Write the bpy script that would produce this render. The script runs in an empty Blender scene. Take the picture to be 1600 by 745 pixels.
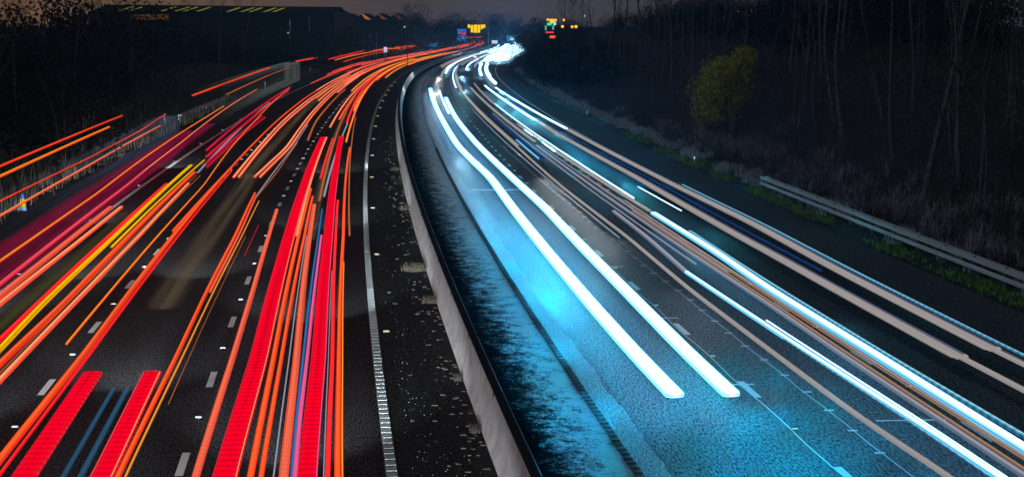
import bpy, math, random
import numpy as np
from mathutils import Vector
R = math.radians
rnd = random.Random(7)
sc = bpy.context.scene
COL = sc.collection

# ------------------------------------------------------------------ camera
cam_d = bpy.data.cameras.new('camera'); cam = bpy.data.objects.new('camera', cam_d); COL.objects.link(cam)
cam_d.sensor_width = 36.0; cam_d.lens = 36 * 3191.4 / 1600
cam_d.clip_start = .5; cam_d.clip_end = 9000
cam.location = (0, 0, 8.059); cam.rotation_euler = (math.pi / 2 - .10510, 0, 0)
sc.camera = cam
sc.view_settings.view_transform = 'Standard'; sc.view_settings.look = 'None'
sc.view_settings.exposure = 0; sc.view_settings.gamma = 1; sc.view_settings.use_curve_mapping = False

# ------------------------------------------------------------------ night sky: last dusk light plus the glow of the town
w = bpy.data.worlds.new('World'); sc.world = w; w.use_nodes = True
nt = w.node_tree; nt.nodes.clear()
SKY_SUN = (R(38), R(222))
sky = nt.nodes.new('ShaderNodeTexSky'); sky.sky_type = 'NISHITA'; sky.sun_disc = False
sky.sun_elevation = SKY_SUN[0]; sky.sun_rotation = SKY_SUN[1]
bg1 = nt.nodes.new('ShaderNodeBackground'); bg1.inputs[1].default_value = .0006
tc = nt.nodes.new('ShaderNodeTexCoord'); sep = nt.nodes.new('ShaderNodeSeparateXYZ')
rz = nt.nodes.new('ShaderNodeValToRGB'); rz.color_ramp.elements[0].position = 0.0; rz.color_ramp.elements[0].color = (1, 1, 1, 1)
rz.color_ramp.elements[1].position = .5; rz.color_ramp.elements[1].color = (.10, .10, .12, 1)
rx = nt.nodes.new('ShaderNodeValToRGB')
rx.color_ramp.elements[0].position = .38; rx.color_ramp.elements[0].color = (.25, .135, .070, 1)
rx.color_ramp.elements[1].position = .56; rx.color_ramp.elements[1].color = (.070, .064, .078, 1)
e = rx.color_ramp.elements.new(.47); e.color = (.092, .072, .070, 1)
mp = nt.nodes.new('ShaderNodeMapRange'); mp.inputs[1].default_value = -1; mp.inputs[2].default_value = 1
mul = nt.nodes.new('ShaderNodeMixRGB'); mul.blend_type = 'MULTIPLY'; mul.inputs[0].default_value = 1
bg2 = nt.nodes.new('ShaderNodeBackground'); bg2.inputs[1].default_value = .8
add = nt.nodes.new('ShaderNodeAddShader'); wo = nt.nodes.new('ShaderNodeOutputWorld')
L = nt.links.new
L(sky.outputs[0], bg1.inputs[0]); L(tc.outputs['Generated'], sep.inputs[0])
L(sep.outputs['Z'], rz.inputs[0]); L(sep.outputs['X'], mp.inputs[0]); L(mp.outputs[0], rx.inputs[0])
L(rx.outputs[0], mul.inputs[1]); L(rz.outputs[0], mul.inputs[2]); L(mul.outputs[0], bg2.inputs[0])
L(bg1.outputs[0], add.inputs[0]); L(bg2.outputs[0], add.inputs[1]); L(add.outputs[0], wo.inputs[0])

sd = bpy.data.lights.new('fill_sun', 'SUN'); sd.energy = .38; sd.angle = R(3); sd.color = (.62, .82, 1)  # unseen fill lamp added to brighten barrier, lane marks and trunks
so_ = bpy.data.objects.new('fill_sun', sd); COL.objects.link(so_)
so_.rotation_euler = (R(52), 0, R(-42))

# ------------------------------------------------------------------ the road's plan: a centreline of slowly changing curvature
KS = [0, 70, 140, 210, 280, 350, 430, 520, 650, 1000]
KV = [.351, .282, .189, .197, .231, .289, .260, .084, -.097, -.097]
DS = 1.0
_S = np.arange(-80, 1400, DS)
_k = np.interp(_S, KS, np.array(KV) / 1000)
_k[_S < 0] = KV[0] / 1000
i0 = int(80 / DS)
_psi = np.concatenate([[0], np.cumsum(_k[:-1] * DS)]); _psi = _psi - _psi[i0] - .1000
_X = np.concatenate([[0], np.cumsum(np.sin(_psi[:-1]) * DS)]); _Y = np.concatenate([[0], np.cumsum(np.cos(_psi[:-1]) * DS)])
_X -= _X[i0]; _Y -= _Y[i0]
def rise(x, y):
    return np.interp(np.hypot(x, y), [0, 100, 200, 300, 450, 650, 900, 1500], [0, 0, -.0955, -.299, -.731, -1.388, -2.211, -4.2])
def rp(s, o, z):
    s = np.asarray(s, float); P = np.interp(s, _S, _psi)
    X = np.interp(s, _S, _X) + o * np.cos(P); Y = np.interp(s, _S, _Y) - o * np.sin(P)
    return X, Y, z + rise(X, Y)
def pt(s, o, z=0):
    a = rp(s, o, z); return Vector((float(a[0]), float(a[1]), float(a[2])))
def heading(s): return float(np.interp(s, _S, _psi))

# ------------------------------------------------------------------ helpers
def tag(o, label=None, cat=None, group=None, kind=None):
    if label: o['label'] = label
    if cat: o['category'] = cat
    if group: o['group'] = group
    if kind: o['kind'] = kind
    return o
def mesh_obj(name, V, F, m=None, parent=None, uv=None, smooth=False):
    me = bpy.data.meshes.new(name); me.from_pydata([tuple(map(float, v)) for v in V], [], F)
    if uv is not None:
        ul = me.uv_layers.new(name='UVMap'); li = np.zeros(len(me.loops), int); me.loops.foreach_get('vertex_index', li)
        ul.data.foreach_set('uv', np.asarray(uv, np.float32)[li].ravel())
    if smooth: me.polygons.foreach_set('use_smooth', [True] * len(me.polygons))
    if m: me.materials.append(m)
    o = bpy.data.objects.new(name, me); COL.objects.link(o)
    if parent: o.parent = parent
    return o
def empty(name, loc, rz=0):
    o = bpy.data.objects.new(name, None); COL.objects.link(o); o.location = loc; o.rotation_euler = (0, 0, rz); o.empty_display_size = .2
    return o
def copy_tree(o, parent=None):
    kids = [c for c in o.children]
    c = o.copy(); COL.objects.link(c); c.parent = parent
    for k in kids: copy_tree(k, c)
    return c
class MB:
    def __init__(s): s.V = []; s.F = []
    def box(s, c, d, rz=0):
        b = len(s.V); cs, sn = math.cos(rz), math.sin(rz)
        for x, y, z in ((-1,-1,-1),(1,-1,-1),(1,1,-1),(-1,1,-1),(-1,-1,1),(1,-1,1),(1,1,1),(-1,1,1)):
            x *= d[0]/2; y *= d[1]/2
            s.V.append((c[0]+x*cs-y*sn, c[1]+x*sn+y*cs, c[2]+z*d[2]/2))
        for f in ((0,3,2,1),(4,5,6,7),(0,1,5,4),(1,2,6,5),(2,3,7,6),(3,0,4,7)): s.F.append(tuple(b+i for i in f))
        return s
    def tube(s, pts, rad, n=6, cap=True):
        b = len(s.V); pts = [Vector(p) for p in pts]; N = len(pts)
        if not hasattr(rad, '__len__'): rad = [rad]*N
        for i, p in enumerate(pts):
            d = (pts[min(i+1, N-1)] - pts[max(i-1, 0)])
            d = d.normalized() if d.length > 1e-9 else Vector((0,0,1))
            u = d.cross(Vector((0,0,1)) if abs(d.z) < .9 else Vector((1,0,0))).normalized(); v = d.cross(u)
            for k in range(n):
                a = 2*math.pi*k/n; q = p + (u*math.cos(a) + v*math.sin(a))*rad[i]; s.V.append(tuple(q))
        for i in range(N-1):
            for k in range(n): s.F.append((b+i*n+k, b+i*n+(k+1)%n, b+(i+1)*n+(k+1)%n, b+(i+1)*n+k))
        if cap and n > 2:
            s.F.append(tuple(b+k for k in range(n))[::-1]); s.F.append(tuple(b+(N-1)*n+k for k in range(n)))
        return s
    def build(s, name, m, parent=None, smooth=False): return mesh_obj(name, s.V, s.F, m, parent, smooth=smooth)

def mat(name, base=(.5,.5,.5), rough=.7, spec=.5, metal=0):
    m = bpy.data.materials.new(name); m.use_nodes = True; b = m.node_tree.nodes['Principled BSDF']
    b.inputs['Base Color'].default_value = (*base, 1); b.inputs['Roughness'].default_value = rough
    b.inputs['Specular IOR Level'].default_value = spec; b.inputs['Metallic'].default_value = metal
    return m
def N(m, t, **k):
    n = m.node_tree.nodes.new(t)
    for a, v in k.items(): setattr(n, a, v)
    return n
def uvmap(m, scale=(1,1,1)):
    t = N(m, 'ShaderNodeTexCoord'); g = N(m, 'ShaderNodeMapping'); g.inputs['Scale'].default_value = scale
    m.node_tree.links.new(t.outputs['UV'], g.inputs[0]); return g.outputs[0]
def noise(m, vec, scale, detail=3, rough=.6):
    n = N(m, 'ShaderNodeTexNoise'); n.inputs['Scale'].default_value = scale; n.inputs['Detail'].default_value = detail; n.inputs['Roughness'].default_value = rough
    if vec is not None: m.node_tree.links.new(vec, n.inputs['Vector'])
    return n.outputs[0]
def ramp(m, src, stops):
    r = N(m, 'ShaderNodeValToRGB'); el = r.color_ramp.elements
    while len(el) < len(stops): el.new(.5)
    for q, (p, c) in zip(el, stops): q.position = p; q.color = (*c, 1) if hasattr(c, '__len__') else (c, c, c, 1)
    m.node_tree.links.new(src, r.inputs[0]); return r.outputs[0]
def math_(m, op, a, b=None, clamp=False):
    n = N(m, 'ShaderNodeMath', operation=op); n.use_clamp = clamp
    for i, x in enumerate((a, b)):
        if x is None: continue
        if isinstance(x, (int, float)): n.inputs[i].default_value = x
        else: m.node_tree.links.new(x, n.inputs[i])
    return n.outputs[0]
def mix(m, fac, a, b, blend='MIX'):
    n = N(m, 'ShaderNodeMixRGB', blend_type=blend)
    for i, x in enumerate((fac, a, b)):
        if isinstance(x, (int, float)): n.inputs[i].default_value = x
        elif isinstance(x, tuple): n.inputs[i].default_value = (*x, 1)
        else: m.node_tree.links.new(x, n.inputs[i])
    return n.outputs[0]
def bsdf(m): return m.node_tree.nodes['Principled BSDF']
def setin(m, name, src): m.node_tree.links.new(src, bsdf(m).inputs[name])
def bump(m, h, strength=.5, dist=.01):
    b = N(m, 'ShaderNodeBump'); b.inputs['Strength'].default_value = strength; b.inputs['Distance'].default_value = dist
    m.node_tree.links.new(h, b.inputs['Height']); m.node_tree.links.new(b.outputs[0], bsdf(m).inputs['Normal'])

# ------------------------------------------------------------------ materials
def asphalt(name, dark, light, rlo, rhi, speck=.0, grain=26):
    m = mat(name)
    uv = uvmap(m)
    g = noise(m, uvmap(m, (.18, 1, 1)), grain*1.0, 2, .85); lanes = noise(m, uvmap(m, (.02, .9, 1)), 1.3, 4, .6); patch = noise(m, uvmap(m, (.12, .5, 1)), 1, 5, .65)
    base = mix(m, ramp(m, g, [(.35, dark), (.68, light)]), (0,0,0), (1,1,1), 'MIX')
    base = ramp(m, g, [(.38, dark), (.62, light)])
    base = mix(m, .55, base, ramp(m, lanes, [(.3, (.45,)*3), (.7, (1.5,)*3)]), 'MULTIPLY')
    base = mix(m, .5, base, ramp(m, patch, [(.3, (.55,)*3), (.7, (1.35,)*3)]), 'MULTIPLY')
    if speck:
        v = N(m, 'ShaderNodeTexVoronoi'); v.inputs['Scale'].default_value = 9; m.node_tree.links.new(uv, v.inputs['Vector'])
        sp = math_(m, 'LESS_THAN', v.outputs['Distance'], .10)
        sp2 = math_(m, 'MULTIPLY', sp, ramp(m, noise(m, uv, 3.1, 2), [(.45, 0.), (.62, 1.)]))
        base = mix(m, math_(m, 'MULTIPLY', sp2, speck), base, (.55, .52, .46))
    setin(m, 'Base Color', base)
    rr = mix(m, .5, ramp(m, lanes, [(.3, (rlo,)*3), (.7, (rhi,)*3)]), ramp(m, patch, [(.3, (rlo,)*3), (.7, (rhi,)*3)]))
    setin(m, 'Roughness', rr); setin(m, 'Specular IOR Level', ramp(m, g, [(.40, .0), (.66, .06)]))
    h = math_(m, 'ADD', g, math_(m, 'MULTIPLY', noise(m, uv, 17, 2), .6)); bump(m, h, 1.0, .018)
    return m
M_ASL = asphalt('asphalt_left', (.012,.012,.013), (.062,.060,.062), .45, .65)
M_ASR = asphalt('asphalt_right', (.010,.011,.012), (.150,.150,.150), .38, .58)
M_RES = asphalt('reserve_surface', (.010,.010,.010), (.050,.048,.045), .45, .7, speck=.8, grain=38)
# worn, algae-blotched concrete between the barrier and the right carriageway
M_ALG = mat('stained_concrete')
uv = uvmap(M_ALG)
n1 = noise(M_ALG, uvmap(M_ALG, (.55, .75, 1)), 2.2, 7, .8); n2 = noise(M_ALG, uvmap(M_ALG, (1.6, 2.6, 1)), 3.0, 6, .85)
sx = N(M_ALG, 'ShaderNodeSeparateXYZ'); M_ALG.node_tree.links.new(uv, sx.inputs[0])
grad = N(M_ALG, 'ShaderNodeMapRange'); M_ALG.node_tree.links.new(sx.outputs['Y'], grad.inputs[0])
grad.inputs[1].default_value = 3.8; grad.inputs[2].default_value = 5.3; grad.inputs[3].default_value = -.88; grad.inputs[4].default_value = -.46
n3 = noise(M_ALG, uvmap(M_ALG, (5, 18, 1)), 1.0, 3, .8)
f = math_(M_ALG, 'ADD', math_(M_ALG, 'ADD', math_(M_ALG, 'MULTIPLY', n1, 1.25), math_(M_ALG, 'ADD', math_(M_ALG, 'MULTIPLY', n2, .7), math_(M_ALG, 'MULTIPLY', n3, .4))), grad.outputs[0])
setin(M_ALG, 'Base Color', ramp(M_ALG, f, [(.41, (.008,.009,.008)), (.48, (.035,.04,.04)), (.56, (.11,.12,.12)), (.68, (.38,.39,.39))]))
bsdf(M_ALG).inputs['Roughness'].default_value = .75; setin(M_ALG,'Specular IOR Level',ramp(M_ALG, f, [(.46, 0.), (.66, .04)])); bsdf(M_ALG).inputs['Roughness'].default_value = .6
bump(M_ALG, math_(M_ALG, 'ADD', n2, math_(M_ALG, 'MULTIPLY', noise(M_ALG, uv, 40, 2), .4)), .9, .03)
M_STRIP = asphalt('channel_concrete', (.10,.105,.105), (.42,.42,.42), .45, .6, grain=30)
M_STRIPD = mat('unlit_edge_paint', (.055,.058,.06), .55)  # edge line paint darkened, as it returns no light this way
M_PAINT = mat('road_paint', (.62,.63,.62), .5)
g = noise(M_PAINT, uvmap(M_PAINT), 24, 4, .7); setin(M_PAINT, 'Base Color', ramp(M_PAINT, g, [(.3, (.22,.22,.21)), (.52, (.70,.71,.70))]))
M_PAINTL = mat('retroreflective_paint', (.75,.78,.76), .5)
g = noise(M_PAINTL, uvmap(M_PAINTL), 30, 4, .7); setin(M_PAINTL, 'Base Color', ramp(M_PAINTL, g, [(.28, (.30,.32,.31)), (.5, (.80,.82,.80))]))
M_CONC = mat('barrier_concrete')
uv = uvmap(M_CONC); st = noise(M_CONC, uvmap(M_CONC, (.9, 1.6, 1)), 1.4, 6, .62)
cr = noise(M_CONC, uvmap(M_CONC, (2.5, .35, 1)), 2.6, 4, .7)
setin(M_CONC, 'Base Color', mix(M_CONC, .6, ramp(M_CONC, st, [(.3, (.50,.45,.44)), (.7, (.80,.75,.72))]), ramp(M_CONC, cr, [(.30, (.45,)*3), (.5, (1.,)*3), (.7, (1.1,)*3)]), 'MULTIPLY'))
bsdf(M_CONC).inputs['Roughness'].default_value = .75; bump(M_CONC, noise(M_CONC, uv, 9, 6, .7), .4, .02)
M_TOP = mat('top_shade_and_joints', (.022,.022,.022), .9, .1)  # black for the unlit barrier top, shared with the dark joints
M_STEEL = mat('galvanised_steel', (.62,.66,.68), .38, .5, .25)
gg = noise(M_STEEL, None, 3, 4); setin(M_STEEL, 'Roughness', ramp(M_STEEL, gg, [(.3, .25), (.7, .55)]))
M_DSTEEL = mat('dull_steel', (.18,.18,.19), .6, .5, .5)
def veg(name, stops, scale=.6, rough=.85):
    m = mat(name, rough=rough, spec=.25); t = N(m, 'ShaderNodeTexCoord'); n = noise(m, t.outputs['Object'], scale, 5, .7)
    setin(m, 'Base Color', ramp(m, n, stops)); return m
M_SOIL = veg('verge_soil', [(.3, (.006,.006,.006)), (.5, (.018,.017,.013)), (.7, (.035,.035,.022))], .8)
bump(M_SOIL, noise(M_SOIL, None, 2.0, 6, .8), 1, .3)
M_GRASS = veg('green_grass', [(.38, (.05,.12,.02)), (.62, (.26,.50,.07))], 3)
M_FROST = veg('frosted_grass', [(.35, (.18,.21,.21)), (.6, (.55,.60,.62))], 3)
M_REED = veg('dry_grass', [(.35, (.035,.03,.022)), (.65, (.11,.09,.065))], 2)
M_BRAMB = veg('bramble_stems', [(.38, (.015,.011,.012)), (.65, (.13,.09,.10))], 1.2)
M_PALE = veg('pale_stems', [(.40, (.03,.025,.03)), (.62, (.42,.36,.40))], .9)
M_BARK = veg('bark', [(.35, (.035,.03,.033)), (.65, (.12,.10,.105))], 5)
M_TWIG = mat('twigs', (.017,.015,.016), .85, .2)
M_LEAFY = veg('autumn_leaves', [(.38, (.08,.10,.02)), (.60, (.55,.48,.06))], 2)
M_YLEAF = mat('yellow_leaf', (.42,.38,.05), .6)
M_DARKLEAF = mat('ivy_leaf', (.05,.07,.03), .5)

def emis(name, col, strength=1.0):
    m = bpy.data.materials.new(name); m.use_nodes = True; nt = m.node_tree; nt.nodes.clear()
    e = nt.nodes.new('ShaderNodeEmission'); e.inputs[0].default_value = (*col, 1); e.inputs[1].default_value = strength
    o = nt.nodes.new('ShaderNodeOutputMaterial'); nt.links.new(e.outputs[0], o.inputs[0]); return m
def trail_mat(name, core, edge, tick=0, tickf=3.3, lines=.25, alpha=1.0, edgew=.28, nsl=9, fade=None):
    """light given off by passing lamps: u runs along the road in metres, v across the lamp"""
    m = bpy.data.materials.new(name); m.use_nodes = True; m.node_tree.nodes.clear()
    t = N(m, 'ShaderNodeTexCoord'); s = N(m, 'ShaderNodeSeparateXYZ'); m.node_tree.links.new(t.outputs['UV'], s.inputs[0])
    u, v = s.outputs['X'], s.outputs['Y']
    d = math_(m, 'ABSOLUTE', math_(m, 'SUBTRACT', v, .5))
    fe = math_(m, 'SUBTRACT', 1.0, math_(m, 'DIVIDE', math_(m, 'SUBTRACT', .5, d), edgew), True)
    fe = math_(m, 'MULTIPLY', fe, fe)
    col = mix(m, fe, core, edge)
    g = N(m, 'ShaderNodeMapping'); g.inputs['Scale'].default_value = (.03, nsl, 1); m.node_tree.links.new(t.outputs['UV'], g.inputs[0])
    ln = ramp(m, noise(m, g.outputs[0], 1.0, 2, .7), [(.32, (1-lines*1.6,)*3), (.55, (1.,)*3)])
    col = mix(m, 1, col, ln, 'MULTIPLY')
    if tick:
        w_ = math_(m, 'SINE', math_(m, 'MULTIPLY', u, tickf * 6.283))
        tk = math_(m, 'ADD', 1 - tick/2, math_(m, 'MULTIPLY', w_, tick/2))
        tk2 = mix(m, fe, (1.,1.,1.), mix(m, 0, tk, tk))
        col = mix(m, 1, col, mix(m, .55, tk2, tk), 'MULTIPLY')
    e = N(m, 'ShaderNodeEmission'); m.node_tree.links.new(col, e.inputs[0]); o = N(m, 'ShaderNodeOutputMaterial')
    if alpha < 1:
        tr = N(m, 'ShaderNodeBsdfTransparent'); mx = N(m, 'ShaderNodeMixShader')
        al = math_(m, 'MULTIPLY', math_(m, 'SUBTRACT', 1.0, fe), alpha)
        al = math_(m, 'MULTIPLY', al, ramp(m, noise(m, g.outputs[0], .7, 3, .7), [(.3, .25), (.65, 1.)]))
        if fade:
            fr = N(m, 'ShaderNodeMapRange'); fr.interpolation_type='SMOOTHSTEP'; fr.inputs[1].default_value=fade[0]; fr.inputs[2].default_value=fade[1]
            m.node_tree.links.new(u, fr.inputs[0]); al = math_(m, 'MULTIPLY', al, fr.outputs[0])
        m.node_tree.links.new(al, mx.inputs[0]); m.node_tree.links.new(tr.outputs[0], mx.inputs[1]); m.node_tree.links.new(e.outputs[0], mx.inputs[2])
        m.node_tree.links.new(mx.outputs[0], o.inputs[0])
        m.cycles.emission_sampling = 'NONE'
    else: m.node_tree.links.new(e.outputs[0], o.inputs[0])
    return m
TM = {
 'red': trail_mat('red_lamp', (1.1,.0,.022), (1.0,.02,.04), tick=.42, tickf=2.4, lines=.28, nsl=14),
 'redb': trail_mat('bright_red_lamp', (1.3,.030,.035), (1.0,.0,.01), lines=.2),
 'redo': trail_mat('red_orange_lamp', (1.2,.14,.03), (.9,.015,.005), lines=.4, edgew=.4),
 'peach': trail_mat('peach_lamp', (1.35,.42,.20), (1.0,.035,.005), lines=.35, edgew=.42),
 'salmon': trail_mat('salmon_lamp', (1.05,.17,.085), (.85,.03,.02), tick=.2, tickf=3, lines=.35),
 'orange': trail_mat('orange_lamp', (1.35,.40,.03), (1.0,.07,.0), lines=.25, edgew=.42),
 'brown': trail_mat('dim_orange_lamp', (.50,.15,.05), (.30,.05,.02), lines=.5),
 'amber': trail_mat('amber_lamp', (.95,.36,.03), (.7,.16,.01), lines=.2),
 'yellow': trail_mat('yellow_lamp', (1.1,.62,.0), (.8,.30,.0), lines=.45),
 'crimson': trail_mat('crimson_lamp', (.75,.012,.05), (.4,.0,.02), lines=.4),
 'rose': trail_mat('rose_lamp', (1.0,.10,.13), (.8,.01,.05), lines=.3),
 'pink': trail_mat('pink_lamp', (.95,.12,.32), (.7,.02,.2), lines=.3),
 'blue': trail_mat('blue_lamp', (.03,.16,.42), (.02,.07,.2), lines=.2),
 'white': trail_mat('white_headlamp', (1.02,3.3,6.0), (.0,.7,1.3), lines=.03, edgew=.09, nsl=5),
 'white2': trail_mat('cool_headlamp', (1.3,3.2,5.5), (.02,.30,.60), lines=.15, edgew=.35, nsl=5),
 'cyan': trail_mat('cyan_marker_lamp', (.30,.75,.95), (.0,.15,.35), tick=.55, tickf=2.2, lines=.3),
 'beige': trail_mat('warm_grey_headlamp', (.35,.315,.30), (.24,.23,.235), lines=.12, edgew=.1, nsl=3),
 'lilac': trail_mat('pale_grey_headlamp', (.36,.35,.42), (.10,.16,.25), lines=.3),
 'tan': trail_mat('tan_marker_lamp', (.44,.25,.14), (.22,.12,.07), lines=.2),
 'navy': trail_mat('dark_blue_lamp', (.010,.045,.22), (.003,.02,.08), lines=.3),
 'ghost_red': trail_mat('faint_crimson_glow', (.19,.006,.035), (.10,.0,.02), lines=.3, alpha=.8, edgew=.3, nsl=3),
 'ghost_grey': trail_mat('faint_grey_glow', (.11,.125,.11), (.05,.06,.05), lines=.2, alpha=.55, edgew=.03, nsl=2, fade=(150,255)),
 'ghost_blue': trail_mat('faint_blue_glow', (.09,.12,.20), (.04,.05,.1), lines=.5, alpha=.38, edgew=.15, nsl=8, fade=(60,140)),
 'ghost_brown': trail_mat('faint_brown_glow', (.11,.083,.05), (.05,.03,.02), lines=.5, alpha=.45, edgew=.45, nsl=6),
 'ghost_olive': trail_mat('faint_olive_glow', (.052,.045,.016), (.02,.02,.01), lines=.5, alpha=.9, edgew=.4, nsl=6),
 'streak_blue': trail_mat('faint_blue_lamp', (.03,.13,.24), (.01,.05,.1), lines=.2, alpha=.8, edgew=.45),
 'far_white': trail_mat('far_headlamp', (1.7,3.4,5.2), (1.3,1.9,2.4), lines=.3, edgew=.3),
}

# ------------------------------------------------------------------ setting: road surfaces in road coordinates (s along, o across)
def ssteps(s0, s1):
    out = [s0]; s = s0
    while s < s1:
        s += max(2.0, min(14, abs(s) * .035)); out.append(min(s, s1))
    return out
def strip(name, s0, s1, cols, m, z=0.0, kind='structure'):
    """cols: list of (o, z)"""
    ss = ssteps(s0, s1); V = []; UV = []; F = []; n = len(cols)
    for s in ss:
        for o, zz in cols:
            oo = o(s) if callable(o) else o
            X, Y, Z = rp(s, oo, zz + z); V.append((X, Y, Z)); UV.append((s, oo))
    for i in range(len(ss)-1):
        for k in range(n-1):
            F.append((i*n+k, i*n+k+1, (i+1)*n+k+1, (i+1)*n+k))
    ob = mesh_obj(name, V, F, m, uv=UV)
    if kind: tag(ob, kind=kind)
    return ob
SMAX = 1300
g0 = mesh_obj('ground', [(-9000,-3000,-9), (9000,-3000,-9), (9000,9000,-9), (-9000,9000,-9)], [(0,1,2,3)], M_SOIL); tag(g0, kind='structure')
strip('road_left', -60, SMAX, [(-13.1, 0), (-9.9, 0), (-6.2, 0), (-2.5, 0), (1.34, 0)], M_ASL)
strip('central_reservation', -60, SMAX, [(1.34, 0), (2.2, .0), (3.3, .02)], M_RES)
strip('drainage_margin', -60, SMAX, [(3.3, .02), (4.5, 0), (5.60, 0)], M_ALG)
from mathutils import noise as mnoise
edgej = lambda s: 6.22 + .10*mnoise.noise(Vector((s*.35,0,0))) + .06*mnoise.noise(Vector((s*1.9,5,0)))
strip('road_right', -60, SMAX, [(5.60, 0), (9.4, 0), (13, 0), (16.6, 0), (19.35, 0)], M_ASR)
# pale channel strip with a ragged edge laid over the asphalt
V=[];F=[];UV=[]; ss=list(np.arange(20,130,.35))+list(np.arange(130,900,4))
for s in ss:
    for o in (5.60, edgej(s)+.03*rnd.random()):
        X,Y,Z=rp(s,o,.004); V.append((X,Y,Z)); UV.append((s,o))
F=[(2*i,2*i+1,2*i+3,2*i+2) for i in range(len(ss)-1)]
tag(mesh_obj('channel_strip',V,F,M_STRIP,uv=UV),kind='structure')
strip('rib_edge_line', 15, 900, [(5.56,.006),(5.57,.010),(5.73,.010),(5.74,.006)], M_STRIPD)
# edge line ribs, their shadow side painted in as black
mb=MB()
for i in range(260):
    s=24+i*.42; p=pt(s,5.65,.016); mb.box(p,(.17,.07,.022),-heading(s))
tag(mb.build('edge_line_ribs',mat('rib_shade',(.008,.010,.012),.6),None),kind='structure')

def zr(o):   # right verge and wooded bank
    if o < 19.35: return 0
    return float(np.interp(o, [19.35, 20, 22, 28, 45, 70, 120, 400], [.02, .05, .02, 1.35, 5.0, 7, 7, 5]))
def zl(o):
    o = -o
    return float(np.interp(o, [13.1, 14.5, 18, 26, 45, 120, 400], [.02, .08, .15, 1.2, 2.2, 2.0, 1]))
def terrain(name, os_, zf, jit, m):
    ss = list(range(-60, 260, 4)) + list(range(260, SMAX, 14)); V=[];F=[];n=len(os_)
    r = random.Random(3)
    for s in ss:
        for j,o in enumerate(os_):
            X,Y,Z = rp(s,o,zf(o) + (r.uniform(-jit,jit)*min(1,j*.4)))
            V.append((X,Y,Z))
    for i in range(len(ss)-1):
        for k in range(n-1): F.append((i*n+k,i*n+k+1,(i+1)*n+k+1,(i+1)*n+k))
    tag(mesh_obj(name,V,F,m,smooth=True),kind='structure')
terrain('verge_right',[19.35,19.7,20.3,21,22,23,24,25,26.5,28,30,32,35,38,42,46,52,60,70,90,120,200,400],zr,.14,M_SOIL)
terrain('verge_left',[-400,-200,-120,-80,-60,-45,-36,-30,-26,-22,-19,-17,-15.5,-14.5,-13.7,-13.1],zl,.0,M_SOIL)

# painted markings
def dashes(name, o, ks, s_first, m, w=.15, ln=2.0, z=.005):
    V=[];F=[];UV=[]
    for k in ks:
        s=s_first+9*k; b=len(V)
        for q in (s-ln/2, s+ln/2):
            for oo in (o-w/2,o+w/2):
                X,Y,Z=rp(q,oo,z); V.append((X,Y,Z)); UV.append((q,oo))
        F.append((b,b+1,b+3,b+2))
    return tag(mesh_obj(name,V,F,m,uv=UV),kind='structure')
dashes('lane_marking', -6.17, range(-1,60), 36.6, M_PAINTL)
dashes('lane_marking', -2.57, range(-1,60), 37.3, M_PAINTL)
dashes('lane_marking', 9.36, range(-1,60), 35.0, M_PAINT)
dashes('lane_marking', 12.95, range(-1,60), 30.0, M_PAINT)
strip('edge_marking', 10, 1000, [(-9.93,0),(-9.73,0)], M_PAINTL, .005)
strip('edge_marking', 10, 1000, [(16.55,0),(16.75,0)], M_PAINT, .005)
# ribbed white edge line beside the central reservation
V=[];F=[];UV=[]
strip('edge_marking', 10, 1000, [(1.13,.0),(1.15,.006),(1.33,.006),(1.35,0)], mat('edge_paint',(.16,.18,.18),.5), .004)
mb=MB()
for i in range(420):
    s=22+i*.5; p=pt(s,1.24,.012); mb.box(p,(.185,.36 if s<120 else .42,.012),-heading(s))
tag(mb.build('edge_marking_ribs',mat('rib_paint',(.36,.40,.40),.5)),kind='structure')
# thin transverse lines
def cross(s, o0, o1, wd=.10):
    V=[];UV=[]
    for q in (s-wd/2,s+wd/2):
        for oo in (o0,o1):
            X,Y,Z=rp(q,oo,.007); V.append((X,Y,Z)); UV.append((q,oo))
    tag(mesh_obj('transverse_marking',V,[(0,1,3,2)],M_PAINT,uv=UV),kind='structure')
cross(98.6, 6.3, 8.9, .35); cross(40.2, 11.2, 12.75, .12); cross(67, 9.05, 9.7, .2); cross(44.6, 9.05,9.6,.15); cross(55,9.1,9.6,.15)
# stitched longitudinal joint in the middle lane, thin sealed joint by the lane line
mb=MB()
for i in range(48):
    s=32.8+i*2.15; mb.box(pt(s,10.50-.05*math.sin(i*.9)+(.0 if s<60 else -.35*(s-60)/60),.009),(.20,.10,.006),-heading(s))
tag(mb.build('joint_ticks',M_PAINT),kind='structure')
strip('joint_line', 20, 150, [(lambda s: 10.49-(.0 if s<60 else .35*(s-60)/60)+.02*math.sin(s*2.1),0),(lambda s: 10.512-(.0 if s<60 else .35*(s-60)/60)+.02*math.sin(s*2.1),0)], M_PAINT, .004)
strip('joint_line', 20, 110, [(lambda s: 9.27+.03*math.sin(s*.8),0),(lambda s: 9.295+.03*math.sin(s*.8),0)], M_PAINT, .003)

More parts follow.
